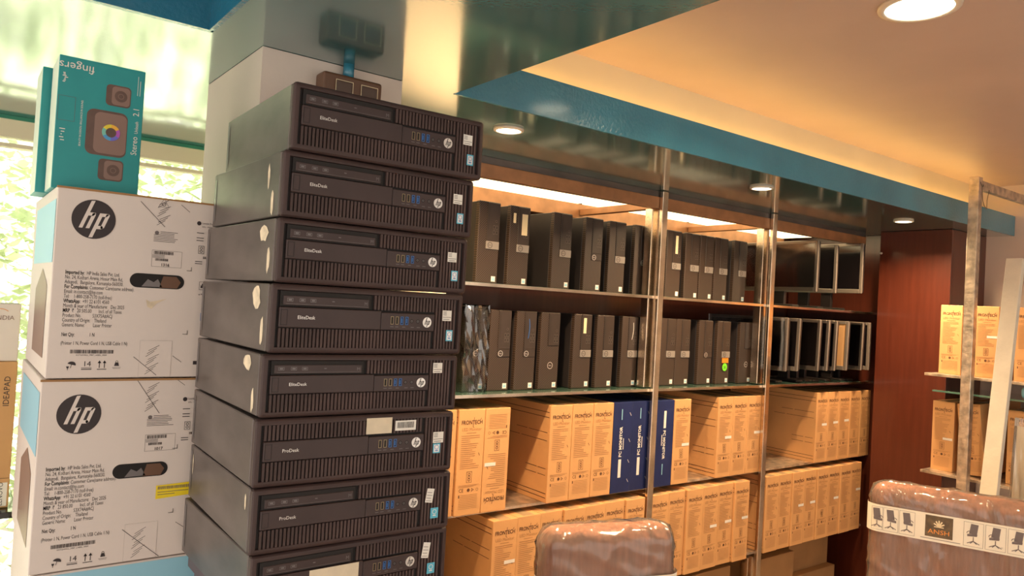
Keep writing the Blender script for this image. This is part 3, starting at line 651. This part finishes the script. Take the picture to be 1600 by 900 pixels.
# ------------------------------------------------------------------ printer cartons
def printer(x, y, z, label, price, num, first):
    W_, H_, D_ = 0.333, 0.3325, 0.39
    t = tag(empty('printer_carton', (x, y, z)), label, 'carton', 'white printer cartons')
    bx('body', M['white_card'], (0, W_, 0, D_, 0, H_), t, 0.002)
    bx('lid_edge', M['card_dark'], (-0.001, W_ + 0.001, -0.0015, 0.004, H_ - 0.0035, H_), t)
    k2 = 0 if first else 1
    du, dv = (0, 0) if first else (-0.004, -0.006)
    lg = obj('logo_disc', Draw().disc(0.0575 + du * -0.6, 0.2800 + dv * 1.4, 0.0345, 40), M['ink'], t); obj('logo_letters', Draw(eps=0.0010).hp(0.0575 + du * -0.6, 0.2800 + dv * 1.4, 0.0345), M['white_card'], lg)
    lines = ['Imported by:  HP India Sales Pvt. Ltd.', 'No. 24, Kothari Arena, Hosur Main Rd,', 'Adugodi,  Bangalore, Karnataka-560030.', 'For Complaints: Customer Care(same address).', 'Email: in.contact@hp.com', 'Tel:    1-800-258-7170 (toll-free)', 'WhatsApp:  +91 22 6101 4560',
             'Month & year of Manufacture:   Dec 2025', 'MRP  \u20b9   ' + price + '       Incl. of all Taxes', 'Product No.           5' + ('3X75A#ACJ' if first else '3X74A#ACJ'), 'Country of Origin:    Thailand', 'Generic Name:        Laser Printer']
    d = Draw()
    for q, s_ in enumerate(lines): d.text(s_, 0.0195 + du, 0.1815 + dv - q * 0.0083, 0.0094, sx=0.60)
    for q in (0, 3, 6, 8): d.text(lines[q].split(':')[0].split('\u20b9')[0], 0.0195 + du, 0.1815 + dv - q * 0.0083, 0.0094, sx=0.60, bold=0.02)
    d.text('Net Qty:               1 N', 0.0200 + du, 0.0735 + dv * 0.6, 0.0090, sx=0.60, bold=0.015); d.text('(Printer 1 N, Power Cord 1 N, USB Cable 1 N)', 0.0195 + du, 0.0585 + dv * 0.6, 0.0090, sx=0.60)
    obj('lettering', d, M['ink'], t)
    rnd = random.Random(11 + first)
    def bars(u0, u1, v0, v1, nm='barcode'):
        d = Draw(); u = u0
        while u < u1: q = rnd.choice((0.0005, 0.0009, 0.0013)); d.rect(u, v0, u + q, v1); u += q + rnd.choice((0.0005, 0.0008))
        return stuff(obj(nm, d, M['ink'], t))
    b_ = bars(0.0350 + du, 0.1025 + du, 0.0435 + dv * 0.5, 0.0500 + dv * 0.5); obj('barcode_lettering', Draw().text('SGTGHWLL_MRP_LABEL_0004', 0.044 + du, 0.0395 + dv * 0.5, 0.0036), M['ink'], b_)
    lu = 0.1550 if first else 0.1690; lv = 0 if first else -0.006
    bars(lu + 0.003, lu + 0.036, 0.2275 + lv, 0.2335 + lv); bars(lu + 0.006, lu + 0.028, 0.2155 + lv, 0.2200 + lv)
    d = Draw(); d.text(num, lu + 0.016, 0.2060 + lv, 0.0075, bold=0.02); d.frame(lu, 0.2045 + lv, lu + 0.052, 0.2350 + lv, 0.0004)
    for q in range(3): d.rect(lu + 0.001, 0.2255 + lv - q * 0.0022, lu + 0.022, 0.2262 + lv - q * 0.0022)
    stuff(obj('serial_print', d, M['ink'], t))
    d = Draw(); d.disc(lu + 0.006, 0.2670 + lv, 0.0036, 16)
    for q in range(7): d.rect(lu + (0.012 if q < 2 else 0.001), 0.2690 + lv - q * 0.0030, lu + 0.036 + rnd.uniform(0, 0.012), 0.2700 + lv - q * 0.0030)
    stuff(obj('address_print', d, M['ink_soft'], t))
    # handling marks
    hv = 0 if first else -0.006; hu = 0 if first else 0.003
    d = Draw(); d.text('14', 0.0555 + hu, 0.0210 + hv, 0.0130); d.rect(0.0535 + hu, 0.0180 + hv, 0.0695 + hu, 0.0187 + hv); d.rect(0.0535 + hu, 0.0150 + hv, 0.0695 + hu, 0.0165 + hv); obj('stacking_mark', d, M['ink'], t)
    d = Draw()
    for u in (0.0815, 0.0895): d.line(u + hu, 0.018 + hv, u + hu, 0.029 + hv, 0.0013); d.poly([(u - 0.003 + hu, 0.0265 + hv), (u + 0.003 + hu, 0.0265 + hv), (u + hu, 0.0315 + hv)])
    d.rect(0.078 + hu, 0.0150 + hv, 0.093 + hu, 0.0162 + hv); obj('arrow_mark', d, M['ink'], t)
    d = Draw(); ou, ov = 0.0385 + hu, 0.0240 + hv
    d.poly([(ou + 0.0065 * math.cos(a * math.pi / 8 - 0.3), ov + 0.0055 * math.sin(a * math.pi / 8 - 0.3)) for a in range(9)]); d.line(ou, ov, ou - 0.0015, ov - 0.006, 0.0009); d.poly([(ou - 0.008, ov - 0.003), (ou - 0.0035, ov - 0.003), (ou - 0.0045, ov - 0.0065), (ou - 0.007, ov - 0.0065)]); d.line(ou - 0.0058, ov - 0.0065, ou - 0.0058, ov - 0.0095, 0.0010); obj('umbrella_mark', d, M['ink'], t)
    d = Draw(); ou = 0.1090 + hu; d.poly([(ou - 0.004, 0.0215 + hv), (ou + 0.004, 0.0215 + hv), (ou + 0.0025, 0.0275 + hv), (ou - 0.0025, 0.0275 + hv)]); d.ring(ou, 0.0290 + hv, 0.0022, 0.0008, 10); d.rect(ou - 0.007, 0.0185 + hv, ou + 0.007, 0.0190 + hv); d.rect(ou - 0.006, 0.0165 + hv, ou + 0.006, 0.0170 + hv); obj('weight_mark', d, M['ink'], t)
    # hatch marks on the tape, top and bottom
    for (ua, va, ub, vb, uc, vc, n_) in (((0.1305, 0.3215, 0.1740, 0.2790, 0.160, 0.281, 8), (0.1357, 0.0380, 0.1760, 0.0040, 0.156, 0.0060, 9)) if first else ((0.150, 0.3290, 0.1900, 0.2680, 0.165, 0.272, 9), (0.1406, 0.0597, 0.2052, 0.0020, 0.158, 0.0060, 9))):
        d = Draw(); d.line(ua, va, ub, vb, 0.0009); d.line(ub - 0.004 + 0.03, va + 0.002, ub + 0.042, va - 0.010, 0.0008)
        for q in range(n_): d.line(uc + 0.002 * (q % 3), vc + q * 0.0054, uc + 0.014 + 0.004 * (q % 3), vc + 0.010 + q * 0.0054, 0.0008)
        stuff(obj('hatch_marks', d, M['ink'], t))
    tb_ = obj('tape_strip', Draw(eps=0.0004).rect(0.1450, 0.001, 0.2000, 0.068), M['white_card'], t); obj('tape_outline', Draw(eps=0.0007).frame(0.1450, 0.001, 0.2000, 0.068, 0.00025), M['band'], tb_)
    if first:
        d = Draw(); d.ring(0.1700, 0.3205, 0.0110, 0.0011, 3, math.pi / 2, math.pi / 2 + 2 * math.pi); d.ring(0.1700, 0.3205, 0.0036, 0.0010, 10); obj('warning_triangle', d, M['ink'], t)
    # label at the right
    d = Draw(); d.text('LaserJet Pro MFP', 0.2395, 0.2915, 0.0050, sx=0.8); d.text('305x - Printer', 0.2395, 0.2850, 0.0044, sx=0.8)
    for v in (0.2735, 0.2640, 0.2590, 0.2190, 0.2150): d.rect(0.2310, v, 0.2440, v + 0.0013)
    sl = stuff(obj('side_label_print', d, M['ink'], t))
    obj('small_logo', Draw().disc(0.2340, 0.2925, 0.0040, 16), M['ink'], t); bars(0.252, 0.278, 0.2720, 0.2775); bars(0.245, 0.272, 0.2255, 0.2300)
    d = Draw(); d.frame(0.2355, 0.2345, 0.2460, 0.2500, 0.0008); d.ring(0.2408, 0.2455, 0.0027, 0.0011, 10); d.ring(0.2408, 0.2395, 0.0027, 0.0011, 10); obj('recycling_mark', d, M['ink'], t)
    if first:
        d = Draw(); d.frame(0.2410, 0.1660, 0.2570, 0.1815, 0.0006); d.rect(0.2440, 0.1695, 0.2540, 0.1745); d.rect(0.2460, 0.1745, 0.2520, 0.1780); obj('printer_icon', d, M['ink'], t)
        d = Draw()
        for q in range(4): d.rect(0.241 + q * 0.004, 0.1560 + 0.001 * (q % 2), 0.2435 + q * 0.004, 0.1575 + 0.001 * (q % 2))
        stuff(obj('page_marks', d, M['ink'], t))
        obj('app_icon', Draw().rect(0.248, 0.130, 0.262, 0.145), M['ink'], t); obj('app_icon', Draw().rect(0.247, 0.107, 0.261, 0.122), M['usb_blue'], t); obj('wireless_mark', Draw().rect(0.239, 0.0235, 0.253, 0.0305), M['ink'], t)
    d = Draw()
    for (u, v) in ((0.217, 0.200), (0.217, 0.080)): d.rect(u, v, u + 0.009, v + 0.0016); d.rect(u + 0.0075, v, u + 0.009, v + 0.008)
    stuff(obj('crop_marks', d, M['band'], t))
    # hand hole
    n = 12; r = 0.0130; cu0, cu1, cv = (0.121, 0.214, 0.1775) if first else (0.1185, 0.211, 0.165)
    pts = [(cu1 - r + r * math.cos(a), cv + r * math.sin(a)) for a in [(-math.pi / 2 + math.pi * k / n) for k in range(n + 1)]] + [(cu0 + r + r * math.cos(a), cv + r * math.sin(a)) for a in [(math.pi / 2 + math.pi * k / n) for k in range(n + 1)]]
    hh = obj('hand_hole', Draw(eps=0.0005).poly(pts), M['pc_recess'], t)
    d = Draw(eps=0.0008); d.poly([(cu0 + 0.02, cv - 0.011), (cu0 + 0.055, cv - 0.0105), (cu0 + 0.047, cv + 0.004), (cu0 + 0.040, cv - 0.002), (cu0 + 0.03, cv + 0.003)]); obj('plastic_inside', d, M['pc_flange'], hh)
    obj('brown_inside', Draw(eps=0.0008).poly([(cu0 + 0.050, cv - 0.0115), (cu1 - 0.012, cv - 0.0115), (cu1 - 0.006, cv), (cu1 - 0.014, cv + 0.010), (cu0 + 0.056, cv + 0.010)]), M['switch'], hh)
    if first:
        d = Draw(eps=0.0008); d.poly([(0.150, 0.143), (0.157, 0.139), (0.170, 0.142), (0.185, 0.146), (0.168, 0.136), (0.160, 0.126), (0.153, 0.130)]); obj('torn_patch', d, M['residue'], t)
    else:
        d = Draw(eps=0.0009).poly([(0.193, 0.1085), (0.262, 0.1125), (0.262, 0.1360), (0.193, 0.1335)]); o_ = obj('yellow_label', d, M['yellow'], t)
        d = Draw(eps=0.0013); u = 0.196
        while u < 0.258: q = rnd.choice((0.0006, 0.0011)); d.rect(u, 0.1260, u + q, 0.1315); u += q + 0.0008
        stuff(obj('label_barcode', d, M['ink_soft'], o_))
        d = Draw(eps=0.0013); d.rect(0.196, 0.1205, 0.250, 0.1215); d.rect(0.196, 0.1160, 0.226, 0.1170); stuff(obj('label_print', d, M['ink_soft'], o_))
    # left side printing
    sd_ = Draw((0, D_, 0), (0, -1, 0), (0, 0, 1), (-1, 0, 0)); sd_.poly([(0.05, 0.31), (D_ - 0.004, 0.31), (D_ - 0.004, 0.20), (0.05, 0.20)]); obj('blue_side_print', sd_, M['lightblue'], t)
    sd_ = Draw((0, D_, 0), (0, -1, 0), (0, 0, 1), (-1, 0, 0)); sd_.poly([(0.13, 0.03), (0.33, 0.03), (0.33, 0.16), (0.24, 0.19), (0.13, 0.15)]); obj('printed_picture', sd_, M['speaker_hi'], t)
    tp = obj('tape', Draw((0, 0, H_), (1, 0, 0), (0, 1, 0), (0, 0, 1)).rect(0.195, 0.004, 0.245, D_ - 0.004), M['tape'], t)
    return t
printer(0.1445, 1.50, 1.3275, 'upper white printer carton with oval hand hole and torn patch', '20 505.00', '1316', 1)
printer(0.1400, 1.50, 0.9930, 'lower white printer carton with a yellow label at its right', '23 850.00', '1017', 0)
t = tag(empty('printer_carton', (0.145, 1.505, 0.655)), 'light blue fronted carton at the bottom of the printer stack', 'carton', 'white printer cartons')
bx('body', M['white_card'], (0, 0.335, 0, 0.385, 0, 0.3345), t, 0.002); obj('blue_front_print', Draw().rect(0.002, 0.20, 0.333, 0.331), M['lightblue'], t)
tb = tag(empty('side_table', (0.12, 1.51, 0)), 'small table under the printer cartons', 'table')
bx('tabletop', M['mahog'], (0, 0.40, 0, 0.42, 0.625, 0.6545), tb, 0.002)
for a in (0.01, 0.35):
    for b in (0.01, 0.37): bx('leg', M['mahog'], (a, a + 0.04, b, b + 0.04, 0, 0.625), tb)

# speaker cartons
def speaker(x, y, z, label, rz, full):
    W_, H_, D_ = 0.140, 0.238, 0.105
    t = tag(empty('speaker_carton', (x, y, z), rz), label, 'carton', 'teal speaker cartons')
    bm = bmesh.new(); box(bm, 0, W_, 0, D_, 0, H_, bev=0.001, seg=1); o = obj('body', bm, [M['teal_box'], M['pale_box']], t)
    for p in o.data.polygons:
        if p.normal.x < -0.9: p.material_index = 1
    if not full: return t
    d = Draw(); d.text('fingers', 0.0555, 0.2270, 0.021, rot=math.pi); obj('lettering', d, M['white'], t)
    for st_, u_, v_, z_ in (('Stereo', 0.1330, 0.078, 0.0145), ('2.1', 0.1330, 0.151, 0.0145), ('BEAUTY IN DESIGN. BRILLIANCE IN SOUND.', 0.041, 0.080, 0.0047)): obj('lettering', Draw().text(st_, u_, v_, z_, rot=math.pi / 2, sx=0.9), M['white'], t)
    for q in range(2): obj('fine_print', Draw().rect(0.128 + q * 0.004, 0.190, 0.1288 + q * 0.004, 0.226 - 0.008 * q), M['white'], t)
    pts = [(0.1330 - 0.0035 * math.sin(a * 1.35) - 0.003, 0.117 + a * 0.0026) for a in range(12)]
    d = Draw()
    d.text('Unleash', 0.1330, 0.1185, 0.0085, rot=math.pi / 2, sx=0.85); obj('script_lettering', d, M['white'], t)
    def rr(d, u, v, a, b, r):
        pts = []
        for (cx, cy, s0) in ((u + a - r, v + b - r, 0), (u - a + r, v + b - r, 1), (u - a + r, v - b + r, 2), (u + a - r, v - b + r, 3)):
            for k in range(6): an = (s0 + k / 5) * math.pi / 2; pts.append((cx + r * math.cos(an), cy + r * math.sin(an)))
        d.poly(pts)
    d = Draw(); rr(d, 0.0815, 0.1105, 0.0335, 0.0415, 0.012); rr(d, 0.0970, 0.1825, 0.0205, 0.0195, 0.007); rr(d, 0.0920, 0.0440, 0.0205, 0.0195, 0.007); obj('speaker_pictures', d, M['speaker'], t)
    d = Draw(eps=0.0009); rr(d, 0.0875, 0.1105, 0.0265, 0.0375, 0.010); rr(d, 0.1010, 0.1825, 0.0150, 0.0170, 0.006); rr(d, 0.0960, 0.0440, 0.0150, 0.0170, 0.006); obj('speaker_fronts', d, M['speaker_hi'], t)
    for (u, v, r_) in ((0.1010, 0.1825, 0.0115), (0.0960, 0.0440, 0.0115), (0.0885, 0.1130, 0.0085)): obj('speaker_cone', Draw(eps=0.0012).disc(u, v, r_, 24), M['speaker'], t)
    d = Draw(eps=0.0015)
    for (u, v) in ((0.1010, 0.1825), (0.0960, 0.0440)): d.ring(u, v, 0.0115, 0.0010, 24); d.ring(u, v, 0.0050, 0.0008, 16)
    obj('cone_rings', d, M['speaker_hi'], t)
    for k, c in enumerate(((0.85, 0.45, 0.05), (0.8, 0.65, 0.05), (0.2, 0.55, 0.45), (0.08, 0.35, 0.65), (0.15, 0.15, 0.6), (0.45, 0.1, 0.5))):
        a0 = math.radians(30 + 60 * k); obj('colour_ring', Draw(eps=0.0015).ring(0.0885, 0.1130, 0.0150, 0.0062, 6, a0, a0 + math.radians(60)), mat('ring_colour_%d' % k, c, 0.5), t)
    obj('flap_outline', Draw().frame(0.002, 0.122, 0.029, 0.166, 0.0005), M['ink_soft'], t)
    d = Draw(); rnd = random.Random(4)
    for q in range(12): v = (0.206 - q * 0.0026) if q < 7 else 0.106 - (q - 7) * 0.005; d.rect(0.006 + rnd.uniform(0, 0.004), v, 0.010 + rnd.uniform(0, 0.006), v + 0.0016)
    stuff(obj('scuff_marks', d, M['white'], t))
speaker(0.1385, 1.553, 1.6605, 'teal speaker carton with speaker pictures on top of printer cartons', 0, True)
speaker(0.1235, 1.668, 1.6605, 'second teal speaker carton standing behind the first', 0.0, False)

# boxes and glass table at far left
g = tag(empty('glass_table', (-0.42, 1.96, 0)), 'glass topped table by the window', 'table')
bx('glass_top', M['table_glass'], (0, 0.575, 0, 0.5, 0.97, 0.984), g, 0.001)
for a in (0.02, 0.52):
    for b in (0.02, 0.45): bx('leg', M['chrome'], (a, a + 0.025, b, b + 0.025, 0, 0.97), g)
t = tag(empty('laptop_carton', (-0.38, 2.0, 0.9845)), 'brown laptop carton standing on the glass table', 'carton')
bx('body', M['card_side'], (0, 0.520, 0, 0.07, 0, 0.3245), t, 0.002)
d = Draw(); d.text('IDEAPAD', 0.508, 0.225, 0.0165, rot=math.pi / 2); obj('lettering', d, M['ink'], t); obj('seam_line', Draw().rect(0.30, 0.065, 0.518, 0.066), M['card_ink'], t)
o_ = obj('white_label', Draw().rect(0.488, 0.004, 0.516, 0.056), M['white'], t); obj('lettering', Draw(eps=0.001).text('LENOVO', 0.508, 0.005, 0.013, rot=math.pi / 2), M['ink'], o_)
t = tag(empty('white_carton', (-0.38, 2.005, 1.3095)), 'small white carton lying on the brown laptop carton', 'carton')
bx('body', M['white_card'], (0, 0.519, 0, 0.066, 0, 0.128), t, 0.002); d = Draw(); d.text('INDIA', 0.470, 0.092, 0.014); obj('lettering', d, M['speaker_hi'], t); obj('printed_arc', Draw().ring(0.482, 0.097, 0.020, 0.0012, 20, 0.8, 4.6), M['orange_ink'], t)

# ------------------------------------------------------------------ right hand shelf unit
tp = tag(empty('shelf_post', (3.63, 1.41, 0)), 'worn steel post in front of the right hand cartons', 'shelf post', 'right hand shelf posts')
bx('tube', M['steel_old'], (0, 0.038, 0, 0.042, 0, 2.185), tp, 0.002); bx('bracket', M['steel_old'], (0.038, 0.77, 0.010, 0.034, 2.135, 2.175), tp, 0.001)
bm = bmesh.new(); cyl(bm, (0.046, 0.006, 2.15), 0.006, 0.008, 'Y', 10); cyl(bm, (0.70, 0.006, 2.155), 0.009, 0.008, 'Y', 10); obj('bolt', bm, M['black'], tp)
bm = bmesh.new(); tube(bm, [(0.004, -0.003, 2.16), (0.02, -0.004, 2.14), (0.034, -0.004, 2.08), (0.05, -0.004, 2.06), (0.09, 0.0, 2.05), (0.10, 0.004, 2.09), (0.13, 0.008, 2.14)], 0.0012, 6); obj('loose_wire', bm, M['black'], tp)
for z, nm in ((1.288, 'upper'), (0.832, 'lower')):
    tag(bx('wall_shelf', M['steel_old'], (3.715, 4.39, 0.4, 1.645, z - 0.012, z), bev=0.001), '%s thin board carrying the right hand cartons' % nm, 'shelf')
gsh = tag(bx('glass_shelf', M['glass_edge'], (3.70, 4.05, 0.5, 1.60, 1.205, 1.213), bev=0.001), 'short glass ledge between the right hand carton rows', 'shelf')
RB = [(1.288, 1.615, 'upper right hand carton left of the steel post', None), (1.288, 1.463, 'upper right hand carton right of the steel post', 0.18), (1.288, 1.300, 'upper right hand carton cut by the picture edge', None),
      (0.832, 1.632, 'lower right hand carton left of the steel post', 0.145), (0.832, 1.492, 'tilted lower right hand carton right of the steel post', None), (0.832, 1.315, 'lower right hand carton beside the white plank', 0.11)]
for k, (z, y, lb, s_) in enumerate(RB):
    c = carton(3.79, y, z, lb, 'right hand monitor cartons', rz=-math.pi / 2, sticker=s_)
    if k == 4: c.rotation_euler = (0, math.radians(-6), -math.pi / 2)
bm = bmesh.new(); box(bm, 0, 0.2, 0, 0.24, 0, 0.055, 0.02, 3)
bp = obj('blue_pouch', bm, M['lightblue'], None, True); bp.location = (3.75, 1.02, 1.2135); tag(bp, 'light blue plastic pouch on the right hand glass ledge', 'pouch')

# white plank leaning
def lean_box(name, m, a, b, w1, w2):
    a, b = Vector(a), Vector(b); d = b - a; bm = bmesh.new(); box(bm, -w1 / 2, w1 / 2, -w2 / 2, w2 / 2, 0, d.length, 0.002)
    o = obj(name, bm, m); o.location = a; o.rotation_euler = d.to_track_quat('Z', 'X').to_euler(); return o
pk = lean_box('white_plank', M['plank'], (3.155, 1.2, 0.004), (3.470, 1.2, 1.80), 0.030, 0.060); tag(pk, 'long white painted plank leaning upright before the right hand cartons', 'plank')
q0 = at_y(1606, 668, 1.05)
pk2 = lean_box('white_plank', M['plank'], (q0.x - 0.12, 1.05, 0.004), (q0.x, 1.05, q0.z), 0.030, 0.060); tag(pk2, 'short white plank in clear plastic at the right picture edge', 'plank')
bm = bmesh.new(); L_ = (Vector((q0.x, 1.05, q0.z)) - Vector((q0.x - 0.12, 1.05, 0.004))).length
box(bm, -0.022, 0.022, -0.037, 0.037, L_ * 0.35, L_ + 0.03)
bmesh.ops.subdivide_edges(bm, edges=bm.edges[:], cuts=10, use_grid_fill=True); rnd = random.Random(3)
for v in bm.verts: kk = 0.004 + 0.05 * max(0, (L_ - v.co.z) / L_ - 0.1); v.co += Vector((rnd.uniform(-0.2, 1), rnd.uniform(-0.2, 1.0), rnd.uniform(-.5, .5))) * kk * (1 if v.co.y > 0 else 0.3)
sl = obj('plastic_sleeve', bm, film('crumpled_sleeve_film', tint=(0.95, 0.92, 0.88), base=0.07, bscale=7, bump=0.9, rough=0.15, haze=0.03), pk2)

# ------------------------------------------------------------------ wrapped chairs
def chair_icon(d, u, v, s, flip=1):
    f = flip
    d.poly([(u - 0.010 * s * f, v + 0.004 * s), (u + 0.008 * s * f, v + 0.004 * s), (u + 0.011 * s * f, v + 0.030 * s), (u - 0.006 * s * f, v + 0.031 * s)])
    d.poly([(u - 0.014 * s * f, v - 0.003 * s), (u + 0.008 * s * f, v - 0.001 * s), (u + 0.009 * s * f, v + 0.005 * s), (u - 0.014 * s * f, v + 0.003 * s)])
    d.ring(u - 0.009 * s * f, v + 0.005 * s, 0.007 * s, 0.0018 * s, 8, 0.2, math.pi); d.line(u, v - 0.003 * s, u, v - 0.015 * s, 0.0022 * s)
    for e in (-0.014, -0.007, 0.008, 0.014): d.line(u, v - 0.014 * s, u + e * s, v - 0.021 * s, 0.0018 * s)
def chair(name, P, rz, W_, ztop, label, lz0, lz1, full):
    t = tag(empty(name, (P[0], P[1], 0), rz), label, 'chair', 'plastic wrapped office chairs')
    T_ = 0.105
    bm = bmesh.new(); box(bm, 0, W_, 0, T_, 0.50, ztop, 0.048, 5); obj('backrest', bm, M['leather'], t, True)
    bm = bmesh.new(); box(bm, -0.005, W_ + 0.005, -0.005, T_ + 0.005, 0.48, ztop + 0.005, 0.051, 5)
    bmesh.ops.subdivide_edges(bm, edges=[e for e in bm.edges if e.calc_length() > 0.06], cuts=34, use_grid_fill=True)
    rnd = random.Random(int(W_ * 1000))
    for v in bm.verts:
        n = v.normal if v.normal.length else Vector((0, 0, 1))
        a1 = 1 - abs(math.sin(v.co.x * 22 + v.co.z * 34 + v.co.y * 20 + 1.5 * math.sin(v.co.z * 21))); a2 = 1 - abs(math.sin(v.co.x * 41 - v.co.z * 17 + 2 * math.sin(v.co.x * 13)))
        v.co += n * (0.0005 + 0.0045 * a1 ** 3 + 0.0035 * a2 ** 4 + 0.0006 * rnd.random())
    obj('plastic_wrap', bm, M['film_chair'], t, True)
    bm = bmesh.new()  # paper band wraps the face and the left edge
    n = 10; pts = [(-0.012, T_ * 0.5)] + [(-0.012 + 0.048 - 0.048 * math.cos(k / n * math.pi / 2) - 0.0, 0.036 - 0.048 * math.sin(k / n * math.pi / 2)) for k in range(n + 1)] + [(W_ - 0.036, -0.012)] + [(W_ - 0.036 + 0.048 * math.sin(k / n * math.pi / 2), 0.036 - 0.048 * math.cos(k / n * math.pi / 2)) for k in range(1, n + 1)]
    lo = [bm.verts.new((a, b, lz0)) for a, b in pts]; hi = [bm.verts.new((a, b, lz1)) for a, b in pts]
    for k in range(len(pts) - 1): bm.faces.new([lo[k], lo[k + 1], hi[k + 1], hi[k]])
    bnd = obj('paper_band', bm, M['label_paper'], t)
    h_ = lz1 - lz0; s = h_ / 0.075
    frames = [(0.006, 0.040), (0.042, 0.088), (0.091, 0.138), (0.278, 0.333), (0.338, 0.394), (0.399, 0.455)] if full else [(0.20, 0.245), (0.25, 0.295)]
    for k, (a, b) in enumerate(frames):
        if b > W_ - 0.03: continue
        fr_ = obj('picture_frame', Draw((0, -0.012, lz0), eps=0.0006).frame(a, 0.007, b, h_ - 0.007, 0.0008), M['ink_soft'], bnd); d = Draw((0, -0.012, lz0), eps=0.0008); chair_icon(d, (a + b) / 2, h_ * 0.46, s, -1 if k < 3 else 1); o_ = obj('chair_picture', d, M['ink_soft'], bnd)
    if full:
        o_ = obj('brand_panel', Draw((0, -0.012, lz0), eps=0.0006).rect(0.168, 0.016, 0.248, h_ - 0.006), M['olive'], bnd)
        obj('brand_lettering', Draw((0, -0.012, lz0), eps=0.0012).text('ANSH', 0.208, 0.027, 0.021, 'CENTER', sx=1.15), M['orange_ink'], o_)
        d = Draw((0, -0.012, lz0), eps=0.0012)
        for k in range(5): a = math.pi * (0.15 + 0.7 * k / 4); d.line(0.208, 0.052, 0.208 + 0.017 * math.cos(a), 0.052 + 0.020 * math.sin(a), 0.004)
        d.rect(0.194, 0.049, 0.222, 0.052); obj('brand_emblem', d, M['amber'], o_)
        obj('fine_print', Draw((0, -0.012, lz0), eps=0.0008).rect(0.155, 0.008, 0.27, 0.0105), M['band'], bnd)
    # seat, arms, base (towards -Y)
    cx = W_ / 2
    bm = bmesh.new(); box(bm, cx - 0.25, cx + 0.25, -0.50, -0.02, 0.40, 0.50, 0.04, 4); obj('seat', bm, M['leather'], t, True)
    for sx in (-0.27, 0.27):
        bm = bmesh.new(); tube(bm, [(cx + sx, -0.05, 0.45), (cx + sx, -0.05, 0.58), (cx + sx, -0.32, 0.58), (cx + sx, -0.34, 0.45)], 0.018, 10); obj('armrest', bm, M['black'], t, True)
    bm = bmesh.new(); cyl(bm, (cx, -0.25, 0.26), 0.025, 0.29); obj('gas_lift', bm, M['black'], t, True)
    for k in range(5):
        a = 2 * math.pi * k / 5; e = (cx + 0.28 * math.cos(a), -0.25 + 0.28 * math.sin(a), 0.075)
        bm = bmesh.new(); tube(bm, [(cx, -0.25, 0.12), e], 0.018, 8); l = obj('base_arm', bm, M['black'], t, True)
        bm = bmesh.new(); cyl(bm, (e[0], e[1], 0.03), 0.029, 0.03, 'X', 16); obj('caster', bm, M['black'], l, True)
    return t
chair('office_chair', (2.600, 1.310), math.radians(-68.3), 0.50, 0.955, 'brown office chair at right, paper band with chair pictures', 0.792, 0.884, True)
chair('office_chair', (1.235, 1.425), math.radians(-18.3), 0.375, 0.935, 'brown office chair before the monitor cartons, wrapped in plastic', 0.735, 0.815, False)
